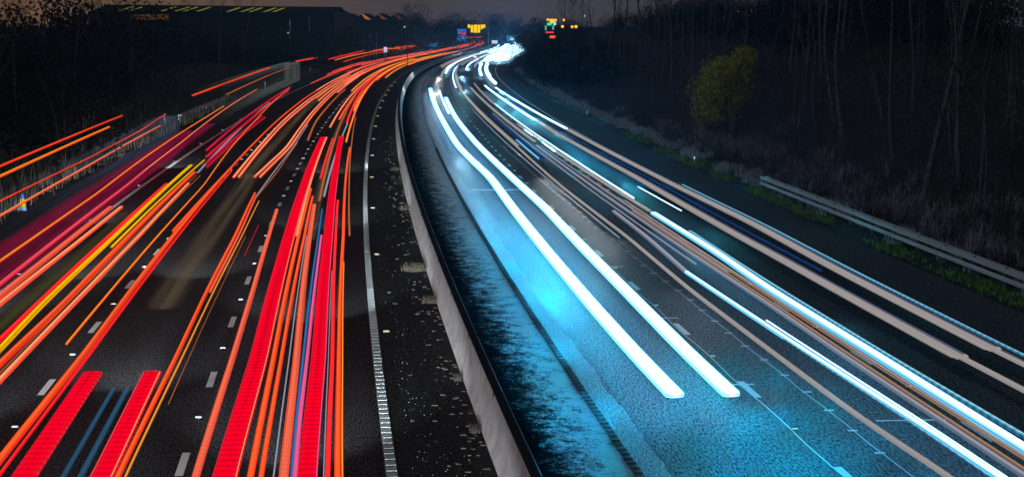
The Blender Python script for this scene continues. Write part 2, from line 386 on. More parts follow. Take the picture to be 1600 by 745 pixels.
# ------------------------------------------------------------------ central concrete barrier
def extr(name, s0, s1, prof, m, parent=None, step=None, cap=True, zoff=0):
    ss = list(np.arange(s0, s1, step)) + [s1] if step else ssteps(s0, s1)
    V=[];F=[];UV=[];n=len(prof); cum=[0]
    for a,b in zip(prof,prof[1:]): cum.append(cum[-1]+math.dist(a,b))
    for s in ss:
        for (o,z),c in zip(prof,cum):
            X,Y,Z=rp(s,o,z+zoff); V.append((X,Y,Z)); UV.append((s,c))
    for i in range(len(ss)-1):
        for k in range(n-1): F.append((i*n+k,(i+1)*n+k,(i+1)*n+k+1,i*n+k+1))
    if cap: F.append(tuple(range(n))); F.append(tuple(range((len(ss)-1)*n,len(ss)*n))[::-1])
    return mesh_obj(name,V,F,m,parent,uv=UV)
be = empty('concrete_barrier', pt(30,3.4,0)); tag(be,'long grey concrete step barrier with its unlit top coloured black along the central reservation','barrier')
def keep(o, par):
    o.parent = par; o.matrix_parent_inverse = par.matrix_basis.inverted(); return o
bpy.context.view_layer.update()
keep(extr('wall',18,1000,[(3.12,0),(3.12,.12),(3.20,.30),(3.30,.90),(3.315,.905),(3.49,.905),(3.50,.895),(3.60,.30),(3.67,.12),(3.67,0)],M_CONC),be)
keep(extr('top_shade',18,1000,[(3.306,.906),(3.31,.912),(3.482,.912),(3.486,.906)],M_TOP),be)  # strip carrying the top's shade as black colour
for i in range(40):
    s=24+i*7.5; keep(MB().box(pt(s,3.395,.45),(.23,.03,.935),-heading(s)).build('joint',M_TOP),be)

# tufts and silt at the foot of the barrier
def blades(mb, c, n, rad, h, wd, lean=.5, r=rnd):
    for _ in range(n):
        a=r.uniform(0,6.283); q=r.uniform(0,1)**.6*rad; x=c[0]+math.cos(a)*q; y=c[1]+math.sin(a)*q; hh=h*r.uniform(.5,1.1)
        l=r.uniform(0,lean)*hh; b=r.uniform(0,6.283); wx=math.cos(b+1.57)*wd/2; wy=math.sin(b+1.57)*wd/2
        k=len(mb.V); mx,my=x+math.cos(b)*l*.35,y+math.sin(b)*l*.35; tx,ty=x+math.cos(b)*l,y+math.sin(b)*l
        mb.V += [(x-wx,y-wy,c[2]),(x+wx,y+wy,c[2]),(mx+wx*.8,my+wy*.8,c[2]+hh*.6),(mx-wx*.8,my-wy*.8,c[2]+hh*.6),(tx,ty,c[2]+hh)]
        mb.F += [(k,k+1,k+2,k+3),(k+3,k+2,k+4)]
for s,o,rr,lab in ((66.2,2.72,.42,'large pale grass tuft at the barrier foot, beside an amber stud'),(58.5,2.95,.26,'small grass tuft against the barrier just nearer than the large one'),(88,2.95,.25,'small green weed at the barrier foot beyond the large tuft'),(112,2.9,.3,'faint weed clump far along the barrier foot'),(39.6,2.98,.12,'tiny yellowish weed at the barrier base near the bottom of the picture'),(45.5,3.0,.1,'tiny green sprig in the crack under the barrier')):
    mb=MB(); blades(mb,(0,0,0),int(700*rr+60),rr,.16+rr*.3,.012,1.2)
    t=mb.build('grass_tuft',M_REED); t.location=pt(s,o,.02); tag(t,lab,'grass tuft','weeds at the barrier foot')
mb=MB(); r2=random.Random(5)
for i in range(300):
    s=28+r2.random()**1.5*120; o=3.12-abs(r2.gauss(0,.42)); a=r2.uniform(-.3,.3)
    mb.box(pt(s,o,.02),(r2.uniform(.03,.14),r2.uniform(.03,.14),.02),-heading(s)+a)
tag(mb.build('silt_ridges',veg('silt',[(.3,(.03,.024,.02)),(.7,(.12,.095,.07))],6)),kind='stuff',label='ridges of brown silt and fallen leaves along the foot of the concrete barrier',cat='silt')
mb=MB()
for i in range(1500):
    s=28+r2.random()**1.6*130; o=r2.uniform(1.6,3.1) if i%3 else r2.uniform(3.8,5.2); q=r2.uniform(.005,.011)
    mb.box(pt(s,o,.012),(q,q,q),r2.random())
tag(mb.build('grit',mat('grit_stone',(.32,.31,.29),.5)),kind='stuff',label='scattered pale grit and chippings on the dark central reservation',cat='grit')

# ------------------------------------------------------------------ road studs (cat's eyes), each its own thing
def stud_proto(lens_col, e, nm):
    root=empty('road_stud',(0,0,0))
    m=MB(); m.box((0,0,.008),(.13,.15,.016)).box((0,0,.018),(.09,.09,.012)); m.build('housing',M_DSTEEL,root)
    l=MB(); l.box((-.03,-.05,.020),(.05,.022,.020)).box((.03,-.05,.020),(.05,.022,.020)); l.build('lens',lens_col,root)
    return root
ST={'amber':emis('amber_reflector_glow',(1.,.62,.02),1.0),'white':emis('white_reflector_glow',(.55,.85,.9),1.0),'red':emis('red_reflector_glow',(.75,.02,.05),1.0)}  # lenses emit, standing in for headlight thrown back
def studs(col, o, s0, ds, n, label, group, sc0=1.0):
    p=stud_proto(ST[col],1,col)
    for i in range(n):
        t=p if i==0 else copy_tree(p)
        s=s0+ds*i; t.location=pt(s,o,.004); t.rotation_euler=(0,0,-heading(s)); k=sc0*(1+max(0,s-70)*.004); t.scale=(k,k,k)
        tag(t,label,'road stud',group)
studs('amber',1.55,53.2,18,14,'amber road stud in the row just right of the ribbed white edge line','amber studs along the central reservation',1.3)
studs('amber',1.55,35.2,18,1,'nearest amber road stud beside the ribbed edge line at the bottom','amber studs along the central reservation')
studs('white',-2.57,41.8,9,26,'white road stud in a gap of the broken line left of the fast lane','white studs between the lane marks')
studs('white',-6.17,41.1,9,24,'white road stud in a gap of the broken line right of the slow lane','white studs between the slow lane marks')
studs('red',-10.02,66.5,18,10,'red road stud along the left side of the solid shoulder line','red studs along the hard shoulder')
studs('white',9.36,39.5,9,14,'pale road stud in a gap of the broken line by the blue-lit lane','studs on the oncoming lane line')
studs('white',12.95,35.0,9,12,'pale road stud in a gap of the second broken line of the oncoming side','studs on the oncoming lane line further right')

# ------------------------------------------------------------------ light trails left by passing lamps
M_UNDER=mat('dark_underside',(.02,.02,.02),.8)
def smooth_pts(P):
    P=[tuple(map(float,q)) for q in P]
    s0,s1=P[0][0],P[-1][0]; xs=[q[0] for q in P]; os=[q[1] for q in P]
    out=[]; s=s0
    while s<s1-.01:
        out.append(s); s+=max(1.2,s*.025)
    out.append(s1)
    o=np.interp(out,xs,os)
    for _ in range(3):
        if len(o)>2: o[1:-1]=(o[:-2]+2*o[1:-1]+o[2:])/4
    return out,o
def trail(label, z, wd, m, P, h=None, group='light trails of the cars driving away', parent=None, z2=None, name='light_trail'):
    h=h or min(.12,wd*.8); ss,oo=smooth_pts(P)
    n=10 if h<.5 else 16; ring=[]
    for k in range(n):   # rounded slab section
        a=2*math.pi*k/n; cx,cz=math.cos(a),math.sin(a)
        ex=.5 if h<.5 else .12; ring.append((math.copysign(abs(cx)**ex,cx)*.5*wd, math.copysign(abs(cz)**ex,cz)*.5*h))
    V=[];UV=[];F=[]
    seq=[(s,o,1.) for s,o in zip(ss,oo)]
    if h<.5: seq=[(ss[0]-wd*.42,oo[0],.25),(ss[0]-wd*.33,oo[0],.66)]+seq+[(ss[-1]+wd*.4,oo[-1],.5)]
    for s,o,k in seq:
        for q in ring:
            X,Y,Z=rp(s,o+q[0]*k,z+q[1]*k); V.append((X,Y,Z)); UV.append((s,.5+q[0]/wd*.999))
    for i in range(len(seq)-1):
        for k in range(n): F.append((i*n+k,(i+1)*n+k,(i+1)*n+(k+1)%n,i*n+(k+1)%n))
    F.append(tuple(range(n))); F.append(tuple((len(seq)-1)*n+k for k in range(n))[::-1])
    ob=mesh_obj(name,V,F,TM[m],parent,uv=UV)
    if m not in ('white','white2','far_white','cyan') and not m.startswith(('ghost','streak')):
        ob.data.materials.append(M_UNDER)      # undersides blackened to keep trail light off the road
        for p in ob.data.polygons:
            if p.normal.z<-.35: p.material_index=1
    if parent is None: tag(ob,label,'light trail',group)
    return ob
N0=22
GL='light trails of the vehicles driving away'; GR='light trails of the oncoming vehicles'; GF='far bundle of light trails driving away'; GO='far bundle of oncoming light trails'
T=[
# label, z, width, material, [(s,o)...], height
('high thin red-orange trail crossing the dark left verge, topmost of all at the left edge',4,.055,'redo',[(N0,-9.3),(59,-9.28),(91,-9.40)],.06),
('high orange trail just below the topmost one over the left verge',3.6,.075,'orange',[(N0,-9.5),(60,-9.54),(89,-9.74)],.07),
('thin red trail rising along the tarmac edge past the white marker post',1.6,.05,'redo',[(N0,-12.1),(75,-12.09),(100,-12.0),(125,-12.4),(148,-13.37)],.05),
('bright peach trail passing the yellow and blue marker on the left verge',1.1,.085,'peach',[(N0,-12),(75,-12.03),(98,-12.24),(141,-12.99)],.08),
('short high orange-red trail above the left crash barrier',4,.12,'redo',[(116,-8.47),(144,-8.45),(191,-8.53)],.09),
('dim high orange trail in front of the pale grey lorry smear',3,.12,'brown',[(147,-8.95),(182,-9.26),(245,-9.92)],.09),
('fine orange trail down the hard shoulder, leftmost of the two crossing the crimson glow',.9,.065,'orange',[(N0,-9.9),(62,-9.92),(69,-9.94),(87,-10.05),(112,-10.6),(131,-10.96),(162,-11.48),(180,-11.88)],.06),
('thin rose trail drifting left over the crimson glow to beside a marker post',.9,.065,'peach',[(100,-9.48),(122,-9.88),(162,-10.93),(227,-12.52)],.06),
('broad rose-red trail left of the striped salmon pair at the left edge',.9,.11,'rose',[(N0,-9),(57,-9.0),(69,-9.1),(92,-9.29),(100,-9.48)],.08),
('striped salmon trail, left one of the blunt-ended pair by the shoulder line',.9,.20,'salmon',[(N0,-8.5),(54,-8.58),(69,-8.65),(80.5,-8.70)],.09),
('smooth orange trail, right one of the blunt-ended pair by the shoulder line',.9,.14,'peach',[(N0,-8.3),(53,-8.34),(69,-8.27),(80.5,-8.30)],.09),
('bright pure red trail directly left of the broad yellow trail',.9,.11,'redb',[(N0,-7.36),(47,-7.36),(69,-7.47),(92,-7.63)],.08),
('broad bright yellow trail in the slow lane',.9,.15,'yellow',[(N0,-7.1),(45,-7.13),(52,-7.24),(69,-7.28),(104,-7.55)],.08),
('thin yellow trail close on the right of the broad yellow one',.9,.07,'yellow',[(66,-7.0),(83,-7.10),(108,-7.21)],.06),
('broad orange-red trail second to the right of the yellow ones',.9,.16,'redo',[(N0,-6.8),(43,-6.83),(53,-6.72),(69,-6.80),(81,-6.88),(99,-6.96)],.09),
('peach trail along the right side of the broad orange-red slow lane trail',.9,.12,'peach',[(N0,-6.5),(41,-6.5),(56,-6.45),(69,-6.46),(81,-6.55),(92,-6.66)],.09),
('hair-thin dim orange trail right of the slow lane peach trail',.9,.03,'brown',[(57,-6.35),(68,-6.42),(97,-6.52)],.03),
('hair-thin dark orange trail between the orange-red and peach slow lane trails',.9,.025,'brown',[(42,-6.64),(68,-6.60),(97,-6.72)],.03),
('long thin orange trail that starts beside the slow lane marks and bends far left',.9,.045,'orange',[(46,-5.77),(69,-5.84),(91,-5.89),(113,-6.44),(153,-7.28),(231,-9.21)],.05),
('red-orange trail running over the broken line of the slow lane',.8,.14,'redo',[(N0,-5.4),(34,-5.37),(45,-5.28),(70,-5.41),(103,-5.51)],.08),
('thin red trail immediately right of the one over the slow lane line',.8,.045,'redb',[(N0,-5.2),(33,-5.19),(45,-5.15),(70,-5.23),(101,-5.33)],.05),
('wide flat pure red trail at bottom left, left one of the blunt-topped pair',.8,.43,'red',[(N0,-4.74),(33,-4.77),(42.6,-4.80)],.09),
('wide flat pure red trail at bottom left, right one of the blunt-topped pair',.8,.37,'red',[(N0,-3.5),(33,-3.51),(42.6,-3.56)],.09),
('dark orange-red trail touching the right side of the blunt-topped red pair',.8,.09,'redo',[(N0,-3.25),(33,-3.27),(45,-3.23),(56,-3.27),(70,-3.29),(88,-3.49)],.07),
('short salmon trail laid against the middle lane orange-red trail',.8,.06,'salmon',[(55.5,-3.17),(64,-3.16),(72,-3.18),(86,-3.35)],.06),
('fine amber trail right of the middle lane orange-red trail',.8,.033,'amber',[(N0,-3.13),(33,-3.15),(45,-3.09),(56,-3.08),(70,-3.05),(84,-3.12)],.04),
('hair-thin dim brown trail in the dark middle of the lane',.8,.014,'brown',[(39,-2.95),(56,-2.93),(70,-2.92)],.02),
('short hair-thin red trail left of the broken fast lane line',.8,.02,'crimson',[(64,-2.66),(74,-2.66)],.02),
('straight orange-red trail just right of the broken fast lane line, blunt at its far end',.8,.135,'salmon',[(N0,-2.0),(33,-2.02),(45,-1.99),(56,-2.02),(70,-2.14),(80,-2.24)],.08),
('widest flat red trail of the fast lane, nearest the broken line',.8,.42,'red',[(N0,-1.6),(33,-1.55),(44,-1.42),(70,-1.44),(100,-1.50),(131,-1.58)],.09),
('orange trail lying on the right edge of the widest fast lane red trail',.8,.11,'peach',[(70,-1.18),(100,-1.28),(131,-1.38)],.09),
('orange-red trail between the two widest red trails, left of its twin',.8,.12,'redo',[(N0,-1.16),(33,-1.14),(44,-1.10),(70,-1.12),(90,-1.15)],.08),
('narrower orange-red trail between the two widest red trails, right of its twin',.8,.09,'redo',[(N0,-.99),(33,-.97),(44,-.93),(70,-.92),(86,-.98)],.08),
('finely striped salmon trail left of the blue streak',.8,.165,'salmon',[(N0,-.61),(32,-.61),(44,-.60),(70,-.74),(82,-.82)],.08),
('slim deep blue trail between salmon and red in the fast lane',.8,.06,'blue',[(N0,-.48),(37,-.48),(44,-.46),(70,-.44),(80,-.47)],.05),
('slim pink trail on the left edge of the second widest red trail',.81,.08,'pink',[(N0,-.44),(37,-.42),(44,-.37),(60,-.34),(70,-.34)],.06),
('second widest flat red trail of the fast lane, right of the pink one',.8,.33,'red',[(N0,-.24),(32,-.24),(44,-.12),(70,-.10),(100,-.22),(132,-.45)],.09),
('narrow red trail between the second widest red one and the rightmost orange-red',.8,.09,'redb',[(N0,.08),(32,.09),(44,.18),(70,.15),(84,.1)],.07),
('rightmost orange-red trail of the fast lane, closest to the ribbed edge line',.8,.11,'redo',[(N0,.25),(32,.25),(44,.32),(70,.41),(95,.33),(120,.26)],.08),
('thin bright orange line on the right side of the rightmost fast lane trail',.82,.03,'orange',[(N0,.33),(32,.33),(44,.40),(62,.45)],.03),
('short dim brown trail nearest the edge line beyond the orange-red one',.8,.07,'brown',[(70,.62),(95,.5),(123,.32),(160,.03)],.06),
('blunt brownish orange trail standing alone left of the fast lane line',.8,.14,'brown',[(128,-2.46),(153,-2.82),(230,-2.90)],.09),
('dim brown trail between two red ones in the middle of the fast lane',.8,.13,'brown',[(84,-.66),(105,-.70),(150,-.9),(210,-1.1)],.08),
('white-grey glinting trail threading the middle of the fast lane',.8,.10,'lilac',[(86,-.5),(110,-.45),(150,-.38)],.07),
('short dim red trail left of the salmon trail in the fast lane',.8,.10,'redb',[(96,-.85),(130,-.95)],.08),
('blunt pale red trail in the middle of the fast lane, further off',.8,.17,'redb',[(150,-.45),(200,-.75),(300,-1.4)],.09),
('blunt orange trail in the fast lane, leftmost of the three ending level',.8,.15,'peach',[(144,-1.5),(175,-1.55),(260,-1.6),(380,-2.1)],.09),
('blunt red-orange trail in the fast lane, middle one of the three ending level',.8,.17,'redo',[(156,-1.15),(200,-1.2),(300,-1.5),(420,-2.4)],.09),
('blunt rose trail in the fast lane, rightmost of the three ending level',.8,.18,'rose',[(157,-.15),(200,-.35),(300,-.8),(400,-1.3)],.09),
('outermost orange trail of the fast lane where the bundle narrows',.8,.12,'orange',[(126,-.05),(160,-.15),(220,-.4),(330,-.9),(450,-1.8)],.09),
('peach trail, left one of the pair ending blunt right of the slow lane line',.8,.14,'peach',[(97,-4.96),(117,-5.07),(153,-5.29),(189,-5.33),(230,-5.26),(301,-5.80),(380,-6.52)],.09),
('red-orange trail close along the left of the middle lane peach pair',.8,.10,'redo',[(72,-5.55),(100,-5.5),(153,-5.75),(230,-5.9),(300,-6.2),(400,-6.9)],.09),
('second peach trail of the pair ending blunt right of the slow lane line',.8,.12,'peach',[(97,-4.72),(117,-4.85),(153,-5.02),(230,-4.9),(301,-5.4)],.09),
('bright peach trail in the middle lane, left one of the pair with blunt ends',.8,.14,'peach',[(97,-3.98),(120,-3.44),(148,-3.60),(164,-3.7),(220,-3.9),(320,-4.3)],.09),
('bright peach trail in the middle lane, right one of the pair with blunt ends',.8,.10,'peach',[(97,-3.72),(120,-3.22),(148,-3.35),(164,-3.45),(220,-3.6),(300,-4.1)],.09),
('thin violet-grey trail beside the middle lane peach pair',.8,.05,'lilac',[(86,-3.35),(120,-3.05),(148,-3.2)],.05),
('thin brown-orange trail along the right side of the middle lane bundle',.8,.05,'brown',[(84,-3.35),(100,-3.05),(125,-3.0)],.05),
]
for (lab,z,wd,m,P,h) in T: trail(lab,z,wd,m,P,h,GL)
for (lab,z,wd,m,P,h) in [
('hair-thin bright line on the right rim of the right blunt-topped red trail',.86,.022,'peach',[(N0,-3.335),(33,-3.345),(42.4,-3.39)],.02),
('hair-thin pale line on the left rim of the right blunt-topped red trail',.86,.016,'rose',[(N0,-3.665),(33,-3.675),(42.4,-3.72)],.02),
('hair-thin bright line on the right rim of the widest fast lane red trail',.86,.02,'peach',[(N0,-1.41),(33,-1.36),(44,-1.23),(70,-1.25),(96,-1.3)],.02),
('hair-thin pale line on the right rim of the second widest red trail',.86,.018,'pink',[(N0,-.085),(32,-.085),(44,.03),(70,.05),(96,-.05)],.02),
('slim grey glint line between the salmon striped trail and its left neighbour',.8,.03,'lilac',[(N0,-.78),(44,-.76),(70,-.84)],.03),
('slim grey glint line right of the second widest red trail',.8,.02,'lilac',[(N0,-.02),(44,.09),(60,.10)],.02)]: trail(lab,z,wd,m,P,h,GL)
# oncoming
TR=[
('dazzling white headlamp trail nearest the barrier, left one of the pair with rounded near ends',.65,.40,'white',[(40,7.02),(45,6.98),(54,6.99),(70,7.07),(82,7.14),(98,7.27),(110,7.0),(124,6.75),(167,6.74),(237,6.64)],.12),
('dazzling white headlamp trail, right one of the pair with rounded near ends',.65,.38,'white',[(40,8.16),(45,8.17),(56,8.28),(70,8.36),(82,8.46),(98,8.29),(125,8.0),(158,7.87),(206,8.01)],.12),
('slim white trail starting behind the right dazzling headlamp trail',.65,.15,'far_white',[(170,7.55),(195,7.6),(230,7.65)],.1),
('warm grey headlamp trail through the middle of the oncoming carriageway',.65,.105,'beige',[(N0,10.3),(32,10.28),(37,10.11),(56,10.09),(70,10.27),(93,10.16),(125,10.29),(180,10.1)],.08),
('bright bluish-white trail right of the warm grey one, with a soft rounded start',.65,.12,'white2',[(N0,11.05),(32,11.06),(36,11.05),(45,10.88),(60,10.65)],.08),
('grey-blue trail with a rounded far tip, in line with the bluish-white one',.65,.15,'lilac',[(60,10.66),(70,10.94),(80,11.01)],.09),
('pale lilac-grey trail in the middle of the oncoming carriageway',.65,.11,'lilac',[(N0,11.5),(32,11.52),(44,11.58),(53,11.66),(70,11.6),(96,11.56),(124,11.55)],.08),
('thin tan trail on the right side of the pale lilac-grey one',.67,.05,'tan',[(N0,11.64),(32,11.66),(44,11.72),(53,11.79),(80,11.75)],.05),
('second thin grey trail close beside the tan one',.65,.05,'lilac',[(60,11.9),(80,11.88),(124,11.8)],.05),
('brilliant white headlamp trail of the slow oncoming lane with serrated cyan line beside it',.65,.26,'white2',[(N0,12.2),(34,12.26),(44,12.33),(56,12.32),(66,12.5),(79,12.46)],.1),
('pale grey continuation of the brilliant white trail towards the bend',.65,.14,'beige',[(80,12.45),(100,12.3),(125,12.2),(150,12.15)],.09),
('serrated cyan trail on the right side of the brilliant white one',.65,.10,'cyan',[(N0,12.6),(35,12.62),(44,12.57),(58,12.61),(72,12.75)],.08),
('short bright white trail far up the slow oncoming lane',.65,.14,'far_white',[(118,12.2),(130,12.2),(143,12.15)],.09),
('broad beige trail by the oncoming shoulder, left one with angular near end',.65,.42,'beige',[(44,14.11),(65,14.21),(70,14.18),(97,14.3),(143,13.93),(156,13.9)],.1),
('white trail continuing the left beige trail round towards the bend',.65,.22,'far_white',[(148,13.92),(180,13.75),(249,13.28)],.1),
('broad beige trail by the oncoming shoulder, right one with angular near end',.65,.42,'beige',[(45,15.19),(60,15.3),(74,15.55),(96,15.39),(143,15.18)],.1),
('white trail continuing the right beige trail round towards the bend',.65,.20,'far_white',[(144,15.17),(166,14.95),(241,14.34)],.1),
('serrated cyan line outlining the right broad beige trail, nearest the hard shoulder',.65,.07,'cyan',[(N0,15.65),(45,15.62),(60,15.72),(74,15.9),(93,15.8)],.06),
('narrow beige trail starting where the left broad beige one ends',.65,.15,'beige',[(N0,14.15),(40,14.17),(44.5,14.14)],.08),
('narrow beige trail starting where the right broad beige one ends',.65,.14,'beige',[(N0,15.2),(43,15.22),(45,15.2)],.08),
('dark blue trail between the two broad beige trails',.65,.08,'navy',[(60,14.75),(97,14.8),(143,14.5),(200,14.1)],.06),
('deep blue streak at the start of the grey middle lane trails',.65,.16,'navy',[(112,11.0),(135,10.95),(165,10.9)],.08),
('short cyan streak left of the deep blue one in the middle oncoming lane',.65,.14,'cyan',[(112,10.7),(122,10.7),(130,10.72)],.08),
('thin lilac line left of the pale lilac-grey trail, further off',.65,.06,'lilac',[(62,11.28),(90,11.25),(170,11.2)],.05),
('fine tan line just right of the bright bluish-white trail',.65,.035,'tan',[(N0,11.93),(60,11.98),(100,11.95)],.03),
('fine grey line beside the brilliant white trail, on its left',.65,.05,'beige',[(N0,12.02),(50,12.08),(85,12.1)],.04),
('hair-thin cyan line left of the bright bluish-white trail',.65,.03,'cyan',[(N0,10.93),(36,10.94),(47,10.78)],.03),
('hair-thin white line on the right rim of the bright bluish-white trail',.65,.03,'far_white',[(N0,11.19),(36,11.2),(50,11.0)],.03),
('slim white line in the slow oncoming lane beyond the brilliant white trail',.65,.07,'far_white',[(86,12.62),(130,12.5),(190,12.3)],.05),
('broad warm grey trail in the middle oncoming lane where it reaches the bend',.65,.30,'beige',[(124,10.35),(160,10.3),(235,10.1)],.08),
('broad pale trail right of the warm grey one near the bend',.65,.26,'beige',[(128,11.75),(170,11.6),(240,11.4)],.08),
('slim grey line left of the warm grey headlamp trail',.65,.05,'lilac',[(70,9.95),(110,9.9),(180,9.8)],.04),
('thin dark blue line along the middle of the left broad beige trail',.722,.035,'navy',[(44,14.19),(65,14.29),(70,14.26),(97,14.38),(143,14.0)],.02),
('thin dark blue line along the middle of the right broad beige trail',.722,.035,'navy',[(45,15.27),(60,15.38),(74,15.63),(96,15.47),(143,15.25)],.02),
('thin white hairline left of the left broad beige trail',.65,.035,'far_white',[(80,13.72),(92,13.61)],.04),
]
for (lab,z,wd,m,P,h) in TR: trail(lab,z,wd,m,P,h,GR)
# faint blurred bodies of lorries and cars: dim light only
TG=[
('faint crimson glow spread over the hard shoulder at left',.75,1.5,'ghost_red',[(N0,-10.3),(70,-10.35),(95,-10.5),(140,-10.9)],.1),
('faint crimson glow between the hard shoulder trails and the white line',.75,.9,'ghost_red',[(N0,-9.2),(70,-9.25),(110,-9.6),(150,-10.4)],.1),
('soft olive smear between the salmon pair and the yellow trail',.7,.55,'ghost_olive',[(N0,-7.95),(60,-7.95),(80,-7.95)],.08),
('broad faint brown smear of a lorry in the middle lane',.9,1.0,'ghost_brown',[(52,-4.15),(70,-4.15),(88,-4.1),(97,-4.2)],.1),
('faint brown smear continuing up the middle lane between the peach pairs',.8,.7,'ghost_brown',[(97,-4.35),(130,-4.3),(200,-4.6),(300,-5)],.1),
('faint brownish smear in the middle of the fast lane',.7,.5,'ghost_brown',[(70,-.75),(110,-.8),(170,-1.0)],.1),
('faint blue streak inside the red pair, left one',.6,.10,'streak_blue',[(N0,-4.28),(33,-4.26),(42,-4.30)],.05),
('faint blue streak inside the red pair, right one',.6,.12,'streak_blue',[(N0,-3.98),(33,-3.98),(42,-4.02)],.05),
('dim crimson trail, left one of the bundle beside the far shoulder line',.8,.16,'crimson',[(118,-7.9),(160,-8.5),(200,-9.0),(238,-9.6)],.09),
('dim crimson trail, middle one of the bundle beside the far shoulder line',.8,.22,'crimson',[(112,-7.4),(150,-7.8),(200,-8.5),(226,-9.0)],.09),
('dim crimson trail, right one of the bundle beside the far shoulder line',.8,.14,'crimson',[(106,-7.0),(140,-7.2),(162,-7.4)],.09),
('short dim red trail right of the crimson bundle',.8,.10,'crimson',[(104,-6.75),(140,-6.95),(160,-7.0)],.09),
('thin dim violet trail left of the crimson bundle',.8,.10,'lilac',[(100,-6.9),(135,-7.5),(190,-8.55)],.07),
]
for (lab,z,wd,m,P,h) in TG: trail(lab,z,wd,m,P,h,GL)
# lorry smears: tall faint bodies
def ghost_body(label, m, P, z0, z1, wd, group=GL):
    return trail(label,(z0+z1)/2,wd,m,P,z1-z0,group)
ghost_body('tall pale grey-green smear of a lorry ending upright beside the left verge','ghost_grey',[(150,-11.6),(200,-11.9),(285,-12.6)],.35,2.9,2.2)
ghost_body('low bluish smear of a lorry below the left crash barrier','ghost_blue',[(66,-12.0),(110,-12.2),(146,-12.9)],.25,1.55,1.6)
# far bundles
r3=random.Random(11)
def far(n, lo, hi, smin, smax, mats, z, wd, label, group, lean=0, ln=(60,220)):
    for i in range(n):
        s0=r3.uniform(smin,smax); s1=s0+r3.uniform(*ln)*(s0/200); o=r3.uniform(lo,hi)
        wd_=r3.uniform(*wd)*(1+s0/500)
        trail(label,z,wd_,r3.choice(mats),[(s0,o),((s0+s1)/2,o+lean*.4*(s1-s0)/100),(s1,o+lean*(s1-s0)/100)],min(wd_*.7,.3),group)
far(14,-2.1,.6,170,420,['orange','peach','redo','yellow','amber','orange'],.8,(.10,.17),'orange or red tail-light trail in the dense fast lane bundle towards the far bend','far fast lane bundle',-.35)
far(14,-5.9,-3.2,190,460,['peach','redo','orange','peach'],.8,(.10,.16),'orange or red tail-light trail in the dense middle lane bundle towards the far bend','far middle lane bundle',-.4)
far(9,-9.2,-6.6,230,480,['rose','redo','peach','crimson'],.8,(.08,.15),'red tail-light trail in the slow lane bundle towards the far bend','far slow lane bundle',-.4)
far(5,-16,-12,250,520,['redo','rose','redb','orange'],2.2,(.12,.2),'high red trail left of the far bend where the slip road leaves','far slip road bundle',-.9)
for z,wd,m,P,lab in ((3,.17,'redb',[(303,-8.6),(360,-9.3),(416,-10.4)],'high red trail over the far slow lane, starting furthest left'),
 (3,.17,'amber',[(297,-7.3),(416,-7.6),(540,-8.2)],'high amber-red trail just under the red one over the far slow lane'),
 (2.2,.15,'redo',[(330,-8),(440,-9.6),(590,-11)],'high orange-red trail behind the tiny white and blue plate'),
 (3,.2,'redb',[(420,-8.8),(500,-9.5),(560,-9.5)],'high red trail capping the far pale smear'),
 (.9,.16,'redo',[(318,-9),(412,-10.1)],'low red trail, lower left one at the far shoulder'),
 (.9,.16,'crimson',[(300,-8.6),(420,-9.5)],'low crimson trail beside the lower left one at the far shoulder')):
    trail(lab,z,wd,m,P,wd*.8,GL)
far(16,6.4,9.0,245,620,['far_white','beige'],.65,(.10,.22),'short white headlamp trail in the far fast lane of the oncoming side','far oncoming fast lane',.0,(50,120))
far(22,9.6,13.2,185,620,['far_white','beige','lilac'],.65,(.08,.2),'short white headlamp trail in the far middle lane of the oncoming side','far oncoming middle lane',.0,(50,130))
far(12,13.4,15.8,250,620,['far_white'],.65,(.14,.28),'short white headlamp trail in the far slow lane of the oncoming side','far oncoming slow lane',.0,(50,120))
far(34,9.5,18.5,480,760,['far_white'],.75,(.45,.8),'white headlamp trail in the dazzling knot at the far end of the oncoming side','dazzling far end',.0,(40,90))
far(9,-9,1,560,900,['redo','redb','orange'],.9,(.25,.4),'red trail in the last stretch of the far bend','red last stretch',.0,(60,120))
far(20,13.0,19.0,430,600,['far_white'],.75,(.45,.8),'white headlamp trail at the outer side of the dazzling far knot','outer side of the dazzling knot',.0,(30,70))
far(5,-8,4,640,800,['redb','rose'],4.2,(.25,.35),'high red lorry marker trail crossing below the yellow message sign','high red marker trails',.4,(30,40))

# headlamps of the passing cars, plus fill beams added for margin and verge
def spot(s,o,z,W,col,tilt=7,size=75,aim=0.0):
    d=bpy.data.lights.new('headlamp_and_fill','SPOT'); d.energy=W; d.color=col; d.spot_size=R(size); d.spot_blend=1; d.shadow_soft_size=.05
    ob=bpy.data.objects.new('headlamp_and_fill',d); COL.objects.link(ob); ob.location=pt(s,o,z)
    ob.rotation_euler=(R(90-tilt),0,-heading(s)+math.pi+aim); ob.scale=(3.5,1,1)
BL=(.0,.47,1.0)
for k in range(22):      # lamps of the fast oncoming lane, passing every few metres
    s_=39.4+k*4.2; q=(1+k*.03)*max(.22,1-k*.075); f_=min(1,max(0,(s_-80)/60)); CB=(.0+.45*f_,.47+.30*f_,1.0-.08*f_)
    spot(s_,7.0,.65,1400*q,CB,2.6,11); spot(s_,8.16,.65,2400*q,CB,2.6,11)
    if k%2==0: spot(s_,6.6,.65,1900*q,CB,2.2,14,aim=-.20)  # extra beam added, turned aside to brighten the margin
for k in range(20):
    spot(46+k*5,11.0,.65,110+9*k,(.80,.9,1.),2.6,11)
for k in range(5): spot(37+k*4,11.8,.65,2200,BL,2.6,11); spot(39+k*4,9.8,.65,1800,BL,2.6,11)
for k in range(16):   # dimmer light along the slow lane and shoulder
    spot(38+k*7,15.6,.65,260+18*k,(.05,.5,1.),2.2,12,aim=.10)
